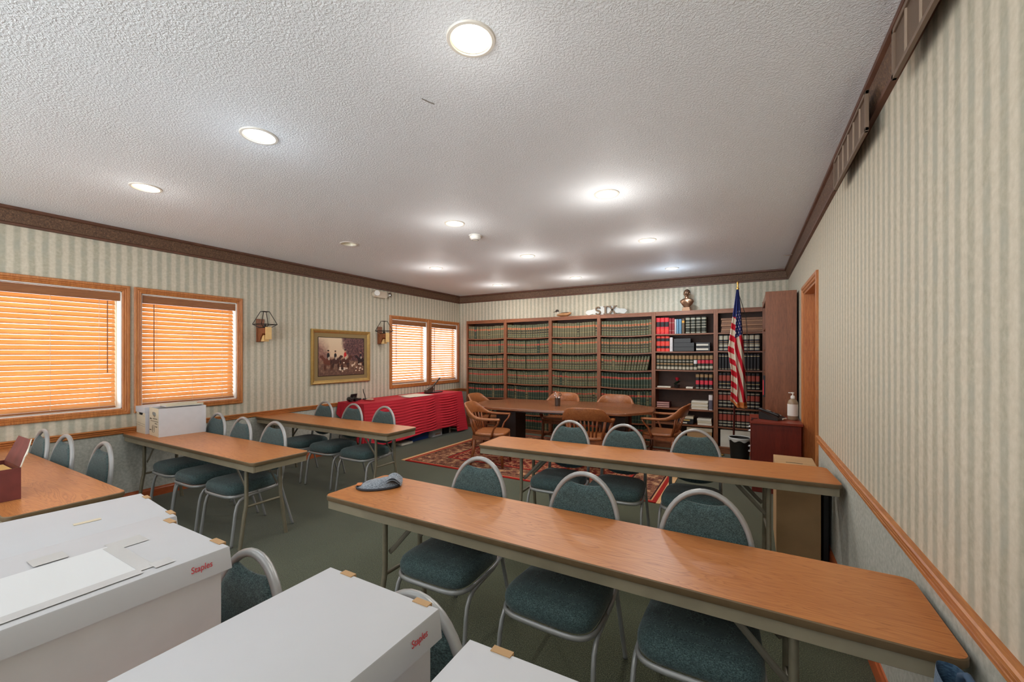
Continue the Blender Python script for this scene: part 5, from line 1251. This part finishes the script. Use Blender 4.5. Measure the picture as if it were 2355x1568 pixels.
def catmull(P, n):
    out = []
    for i in range(len(P) - 1):
        p0, p1, p2, p3 = P[max(i - 1, 0)], P[i], P[i + 1], P[min(i + 2, len(P) - 1)]
        for k in range(n):
            s = k / n; out.append([.5 * (2 * b + (c - a) * s + (2 * a - 5 * b + 4 * c - d) * s * s + (-a + 3 * b - 3 * c + d) * s ** 3) for a, b, c, d in zip(p0, p1, p2, p3)])
    out.append(list(P[-1])); return out
def make_armchair(label, loc, rz):
    t = thing('wooden_armchair', label, 'chair', loc, rz, 'wooden armchairs round the conference table')
    wd = M['chairwood']
    # saddle seat
    def seat(u, v):
        a = u * 2 * PI; e = 2 / 3.6
        cx = math.copysign(abs(math.cos(a)) ** e, math.cos(a)); cy = math.copysign(abs(math.sin(a)) ** e, math.sin(a))
        P = [(.93, .412), (.99, .418), (1.0, .430), (.985, .444), (.93, .450), (.75, .446), (.45, .440), (0, .440)]; r, z = P[int(round(v * 7))]
        return (cx * r * (.250 - .012 * cy), .01 + cy * r * .235, z)
    mb = MB(); mb.grid(seat, 48, 7); mb.add([seat(i / 48, 0) for i in range(48)], [list(range(48))[::-1]]); mb.obj('seat', M['chairwood_l'], t, True)
    mb = MB(); mb.box(-.215, .215, -.195, -.175, .360, .4115); mb.box(-.215, .215, .195, .215, .360, .4115); mb.box(-.225, -.205, -.175, .195, .360, .4115); mb.box(.205, .225, -.175, .195, .360, .4115); mb.obj('seat_apron', wd, t)
    # continuous arm and crest band: x, y, zbottom, ztop, thickness
    half = [(.300, -.190, .628, .658, .058), (.302, -.08, .626, .657, .056), (.301, .06, .628, .662, .052), (.292, .140, .634, .684, .046), (.268, .205, .648, .742, .036), (.226, .254, .660, .802, .029), (.160, .288, .667, .826, .026), (.075, .305, .670, .831, .025), (.0, .309, .670, .832, .025)]
    P = catmull(half + [(-x, y, a, b, c) for x, y, a, b, c in half[::-1][1:]], 6); n = len(P); vs = []; fs = []
    for i, (x, y, a, b, c) in enumerate(P):
        q0, q1 = P[max(i - 1, 0)], P[min(i + 1, n - 1)]; d = Vector((q1[0] - q0[0], q1[1] - q0[1], 0)).normalized(); nn = Vector((-d.y, d.x, 0)) * c / 2
        tilt = .05 * (b - a) / .16
        o_ = Vector((x, y, 0)); out = Vector((0, tilt, 0)); r_ = min(.010, (b - a) * .3)
        for k, (s, z) in enumerate(((-1, a + r_), (-.5, a), (.5, a), (1, a + r_), (1, b - r_), (.5, b), (-.5, b), (-1, b - r_))):
            vs.append(o_ + nn * s + out * ((z - a) / max(b - a, 1e-5)) + Vector((0, 0, z)))
    for i in range(n - 1):
        for k in range(8): fs.append([i * 8 + k, i * 8 + (k + 1) % 8, i * 8 + 8 + (k + 1) % 8, i * 8 + 8 + k])
    fs += [list(range(8))[::-1], [(n - 1) * 8 + k for k in range(8)]]
    mb = MB(); mb.add(vs, fs); mb.obj('arm_and_crest', M['chairwood_l'], t, True)
    for k in range(7):
        s = (k - 3) / 3; x1 = s * .150; y1 = .308 - .060 * abs(s) ** 2.2; MB().tube([(s * .125, .205 - .012 * abs(s), .440), (s * .137, .255 - .03 * abs(s), .55), (x1, y1, .675)], .0085, 8, flat=(1.3, .7)).obj('spindle', wd, t, True)
    for sx in (-1, 1):
        MB().tube([(sx * .205, .185, .430), (sx * .222, .215, .53), (sx * .246, .238, .668)], [.021, .019, .016], 8, flat=(1, .8)).obj('back_post', wd, t, True)
        MB().tube([(sx * .252, -.055, .395), (sx * .268, -.075, .45), (sx * .270, -.10, .52), (sx * .284, -.155, .585), (sx * .299, -.172, .632)], [.026, .025, .021, .020, .024], 8, flat=(1.25, .6)).obj('arm_post', wd, t, True)
        MB().tube([(sx * .200, -.175, .412), (sx * .205, -.185, .20), (sx * .212, -.20, 0.0)], [.024, .022, .017], 8).obj('leg', wd, t, True)
        MB().tube([(sx * .195, .185, .412), (sx * .205, .205, .20), (sx * .218, .245, 0.0)], [.024, .022, .017], 8).obj('leg', wd, t, True)
    mb = MB(); mb.tube([(-.206, -.185, .19), (.206, -.185, .19)], .011, 8); mb.obj('stretcher', wd, t); 
    for sx in (-1, 1): MB().tube([(sx * .206, -.187, .15), (sx * .209, .215, .15)], .011, 8).obj('stretcher', wd, t)
    return t
D = math.radians; ZR = 0.0130
WC = make_armchair('wooden armchair at the near clipped corner of the conference table, closest to the red cloth', (-3.03, 4.80, ZR), D(106))
dup(WC, (-3.70, 5.83, ZR), D(97), 'wooden armchair behind the window end of the conference table, only its curved crest visible')
dup(WC, (-2.72, 6.36, ZR), D(2), 'wooden armchair on the bookcase side of the conference table, behind the pen cup')
dup(WC, (-1.83, 6.42, ZR), D(6), 'wooden armchair on the bookcase side of the conference table, below the plaque spelling SIX')
dup(WC, (-1.80, 5.19, ZR), D(190), 'wooden armchair with its back to the banquet chairs, pushed under the conference table')
dup(WC, (-1.02, 5.92, ZR), D(-94), 'wooden armchair at the flag end of the conference table, its arms pointing to the windows')

t = thing('pen_cup', 'small dark pen cup on the conference table', 'cup', (-2.455, 5.705, ZCT + .0006))
mb = MB(); mb.lathe([(0, .0005), (.040, .0005), (.042, .115), (.038, .115), (.036, .004), (0, .004)], 24); mb.obj('cup_body', plain('cup_brown', C(66, 52, 44), .3), t, 'auto')
t = thing('scissors', 'pair of scissors standing open-handled in the pen cup', 'scissors', (-2.455, 5.705, ZCT + .006))
for s in (-1, 1):
    m_ = MB(); m_.tube([(-s * .006, -.008 * s, .003), (s * .006, 0, .085), (s * .030, 0, .142)], .005, 8, flat=(1, .5)); m_.obj('blade', M['chrome'], t, True)
    m_ = MB(); m_.tube([(s * .040 + .015 * math.cos(a), 0, .164 + .024 * math.sin(a)) for a in [k * PI / 10 for k in range(21)]], .0045, 8); m_.obj('finger_ring', M['chrome'] if s < 0 else M['iron'], t, True)

# ================================================================== RED-CLOTHED TABLE BY THE WINDOWS
RX, RY0, RY1, RZ = -4.880, 4.215, 6.610, 0.772
t = thing('tablecloth', 'bright red cloth with sharp fold creases draped over the long table under the windows', 'tablecloth', (0, 0, 0))
def hem(y):
    pts = [(RY0, .115), (4.9, .118), (5.4, .160), (5.75, .160), (6.05, .158), (6.33, .146), (6.36, .030), (RY1 + .1, .020)]
    for (a, za), (b, zb) in zip(pts, pts[1:]):
        if y <= b: return za + (zb - za) * max(0, (y - a)) / max(b - a, 1e-6)
    return pts[-1][1]
def wamp(y):
    m0 = math.exp(-((y - 4.75) / .30) ** 2) * .28; m1 = math.exp(-((y - 5.30) / .14) ** 2) * .75; m2 = max(0, 1 - abs((y - 6.17) / .27) ** 5) * 1.0; m3 = max(0, 1 - abs((y - 5.66) / .13) ** 4) * .95; m1 += m0
    return .0022 + .0200 * min(1.1, m1 + m2 + m3)
def front(u, v):
    y = RY0 + (RY1 - RY0) * u; zb = hem(y); z = RZ - (RZ - zb) * v; out = .075 * v * (.4 + .6 * u) + .006 * math.sin(y * 7 + v * 3)
    s = (RZ - z) / .0455 + .30 * math.sin(y * 2.3) + (y - 5.6) * .30 + .12 * math.sin(y * 11); bill = abs(math.sin(PI * s)) ** .8
    fade = min(1, v * 8); drag = .10 * v * max(0, (u - .93) / .07)
    return (RX + out + wamp(y) * bill * fade, y + drag, z)
mb = MB(); mb.grid(front, 240, 150); mb.obj('front_drop', M['red'], t, True)
def top(u, v):
    y = RY0 + (RY1 - RY0) * u; x = -5.452 + (RX + 5.452) * v; e = max(0, v - .97) / .03
    return (x, y, RZ + .0025 * math.sin(x * 23) * math.sin(y * 5) * (1 - e))
mb = MB(); mb.grid(top, 60, 24); mb.obj('top_cloth', M['red'], t, True)
def endr(u, v):     # end towards the bookcases
    x = -5.452 + (RX + 5.452) * u; out = .10 * v * u; z = RZ - (RZ - .022) * v; return (x + .075 * v * u, RY1 + out + .008 * math.sin(x * 30 + v * 4) * v, z)
mb = MB(); mb.grid(endr, 30, 30); mb.obj('end_drop', M['red'], t, True)
def endl(u, v):     # gathered end towards the tables, hanging in a slanted swag
    x = -5.452 + (RX + 5.452) * u; zb = .60 - .48 * u ** .8; z = RZ - (RZ - zb) * v; return (x + .03 * v * u, RY0 - .015 * v + .016 * v * math.sin(x * 62 + z * 6), z)
mb = MB(); mb.grid(endl, 70, 24); mb.obj('end_drop', M['red'], t, True)

def ontable(x, y): return (x, y, RZ + .0035)
t = thing('hole_punch', 'heavy black paper punch with a raised lever arm on the red cloth', 'hole punch', ontable(-5.17, 6.10), D(0))
MB().box(-.055, .055, -.20, .22, .001, .016, .005).obj('punch_base', M['black'], t)
mb = MB(); mb.prism([(-.21, .016), (-.06, .016), (-.02, .075), (-.06, .12), (-.17, .085), (-.215, .06)], -.035, .035, 'YZ'); mb.obj('punch_head', plain('punch_metal', C(84, 74, 64), .4, .4), t)
mb = MB(); mb.tube([(0, -.17, .075), (0, -.02, .12), (0, .08, .185), (0, .20, .275)], [.020, .020, .016, .014], 10, flat=(1, .7)); mb.obj('lever', plain('lever_metal', C(96, 88, 78), .35, .5), t, True)
MB().tube([(0, .03, .018), (0, .045, .15)], .006, 8).obj('strut', M['black'], t)
for nm, lab, x, y, w_, d_ in (('paper_sheet', 'wide sheet of cream paper on the red cloth beside the paper punch', -5.10, 5.56, .42, .46), ('paper_sheet', 'cream paper sheet near the front edge of the red cloth', -5.0, 5.32, .20, .28)):
    z0 = .001 if w_ > .3 else .004
    tag(MB().box(-w_ / 2, w_ / 2, -d_ / 2, d_ / 2, z0, z0 + .002).obj(nm, M['paper'], None, False, ontable(x, y)), lab, 'paper', 'papers on the red cloth')
t = thing('binoculars', 'black binoculars at the aisle-side end of the red-clothed table', 'binoculars', ontable(-5.26, 4.33), D(70))
for s in (-1, 1):
    mb = MB(); mb.lathe([(0, -.06), (.030, -.06), (.034, -.055), (.034, .0), (.024, .02), (.020, .05), (.023, .055), (.023, .07), (0, .07)], 20); mb.xf(Matrix.Translation((s * .040, 0, .036)) @ Matrix.Rotation(PI / 2, 4, 'X')); mb.obj('barrel', M['black'], t, 'auto')
MB().box(-.018, .018, -.03, .03, .034, .052, .004).obj('bridge', M['black'], t)
t = thing('card_stack', 'small red and white cards on the red cloth beside the binoculars', 'cards', ontable(-5.15, 4.56), D(20))
MB().box(-.07, .07, -.05, .05, .0008, .012, .002).obj('red_card', plain('card_red', C(176, 44, 48), .5), t); MB().box(-.05, .045, -.02, .04, .0125, .028, .002).obj('white_card', M['cream'], t)
t = thing('adjustable_arm', 'thin black gooseneck rod on a small foot standing on the red cloth', 'stand', ontable(-5.36, 4.66))
mb = MB(); mb.lathe([(0, .001), (.045, .001), (.043, .012), (.008, .016), (0, .016)], 20); mb.obj('foot', M['black'], t, 'auto'); MB().tube([(0, 0, .014), (.0, -.01, .06), (-.01, -.03, .12), (-.012, -.035, .165)], .006, 8).obj('rod', M['black'], t, True)
t = thing('spectacle_case', 'open black spectacle case between the binoculars and the gooseneck rod', 'case', ontable(-5.385, 4.505), D(10))
MB().box(-.045, .045, -.07, .07, .001, .026, .010).obj('case_base', M['black'], t); mb = MB(); mb.box(-.045, .045, -.07, .07, 0, .014, .006); mb.xf(Matrix.Translation((-.05, 0, .052)) @ Matrix.Rotation(D(-75), 4, 'Y')); mb.obj('case_lid', M['black'], t)

t = thing('file_box', 'white lidded file box on the floor under the red cloth', 'box', (-5.03, 5.95, 0)); MB().box(-.11, .085, -.135, .135, .001, .205, .003).obj('box_body', M['white_in'], t); MB().box(-.115, .090, -.14, .14, .2055, .25, .003).obj('lid', M['white'], t)
MB().box(.0855, .087, -.06, .09, .03, .055).obj('printed_strip', bmat('pink_print', 200, 150, 130), t)
t = thing('crate', 'blue plastic crate on the floor under the red cloth', 'crate', (-5.10, 5.53, 0)); mb = MB(); mb.box(-.12, .12, -.21, .21, .001, .012); mb.box(-.12, -.11, -.21, .21, .012, .15); mb.box(.11, .12, -.21, .21, .012, .15); mb.box(-.11, .11, -.21, -.20, .012, .15); mb.box(-.11, .11, .20, .21, .012, .15); mb.obj('crate_body', M['blue'], t)
MB().box(-.126, .126, -.216, .216, .1505, .166, .004).obj('rim', M['blue'], t)
tag(MB().box(-.10, .10, -.13, .13, .001, .035, .002).obj('paper_ream', M['paper'], None, False, (-5.02, 5.15, 0)), 'white ream of paper on the floor in front of the blue crate', 'paper')
t = thing('file_box', 'dark box with a white end panel on the floor by the red cloth', 'box', (-5.08, 6.27, 0)); MB().box(-.12, .11, -.10, .10, .001, .19, .003).obj('box_body', M['black'], t); MB().box(.1105, .113, .05, .10, .003, .188).obj('white_panel', M['paper'], t)

# ================================================================== DAYLIGHT, CAMERA, COLOUR
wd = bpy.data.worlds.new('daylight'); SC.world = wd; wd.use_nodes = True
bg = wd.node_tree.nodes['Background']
# overcast sky above, added brighter fill below the horizon to lift the ceiling
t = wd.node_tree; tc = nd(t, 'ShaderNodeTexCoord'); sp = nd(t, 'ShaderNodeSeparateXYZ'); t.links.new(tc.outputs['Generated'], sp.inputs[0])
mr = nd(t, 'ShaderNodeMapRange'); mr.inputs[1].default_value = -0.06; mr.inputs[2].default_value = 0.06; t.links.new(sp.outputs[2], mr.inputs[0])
SKY, GROUND_FILL = 2.2, 10.0
st = nd(t, 'ShaderNodeMapRange'); st.inputs[3].default_value = GROUND_FILL; st.inputs[4].default_value = SKY; t.links.new(mr.outputs[0], st.inputs[0]); t.links.new(st.outputs[0], bg.inputs['Strength'])
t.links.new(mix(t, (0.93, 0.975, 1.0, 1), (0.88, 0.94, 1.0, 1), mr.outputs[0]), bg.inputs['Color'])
cam = bpy.data.cameras.new('camera'); co = bpy.data.objects.new('camera', cam); COL.objects.link(co)
co.location = (0, 0, 1.5); co.rotation_euler = (PI / 2, 0, math.radians(29.547))
cam.sensor_fit = 'HORIZONTAL'; cam.sensor_width = 36.0; cam.lens = 954.73 * 36.0 / 2355.0; cam.shift_y = 30.67 / 2355.0
cam.clip_start = 0.02; cam.clip_end = 100
SC.camera = co
SC.view_settings.view_transform = 'Standard'; SC.view_settings.look = 'None'; SC.view_settings.gamma = 1.0; SC.view_settings.exposure = 0.0
SC.view_settings.use_curve_mapping = False
SC.cycles.use_denoising = True; SC.cycles.max_bounces = 8; SC.cycles.diffuse_bounces = 6; SC.cycles.sample_clamp_indirect = 8.0
SC.cycles.caustics_reflective = False; SC.cycles.caustics_refractive = False
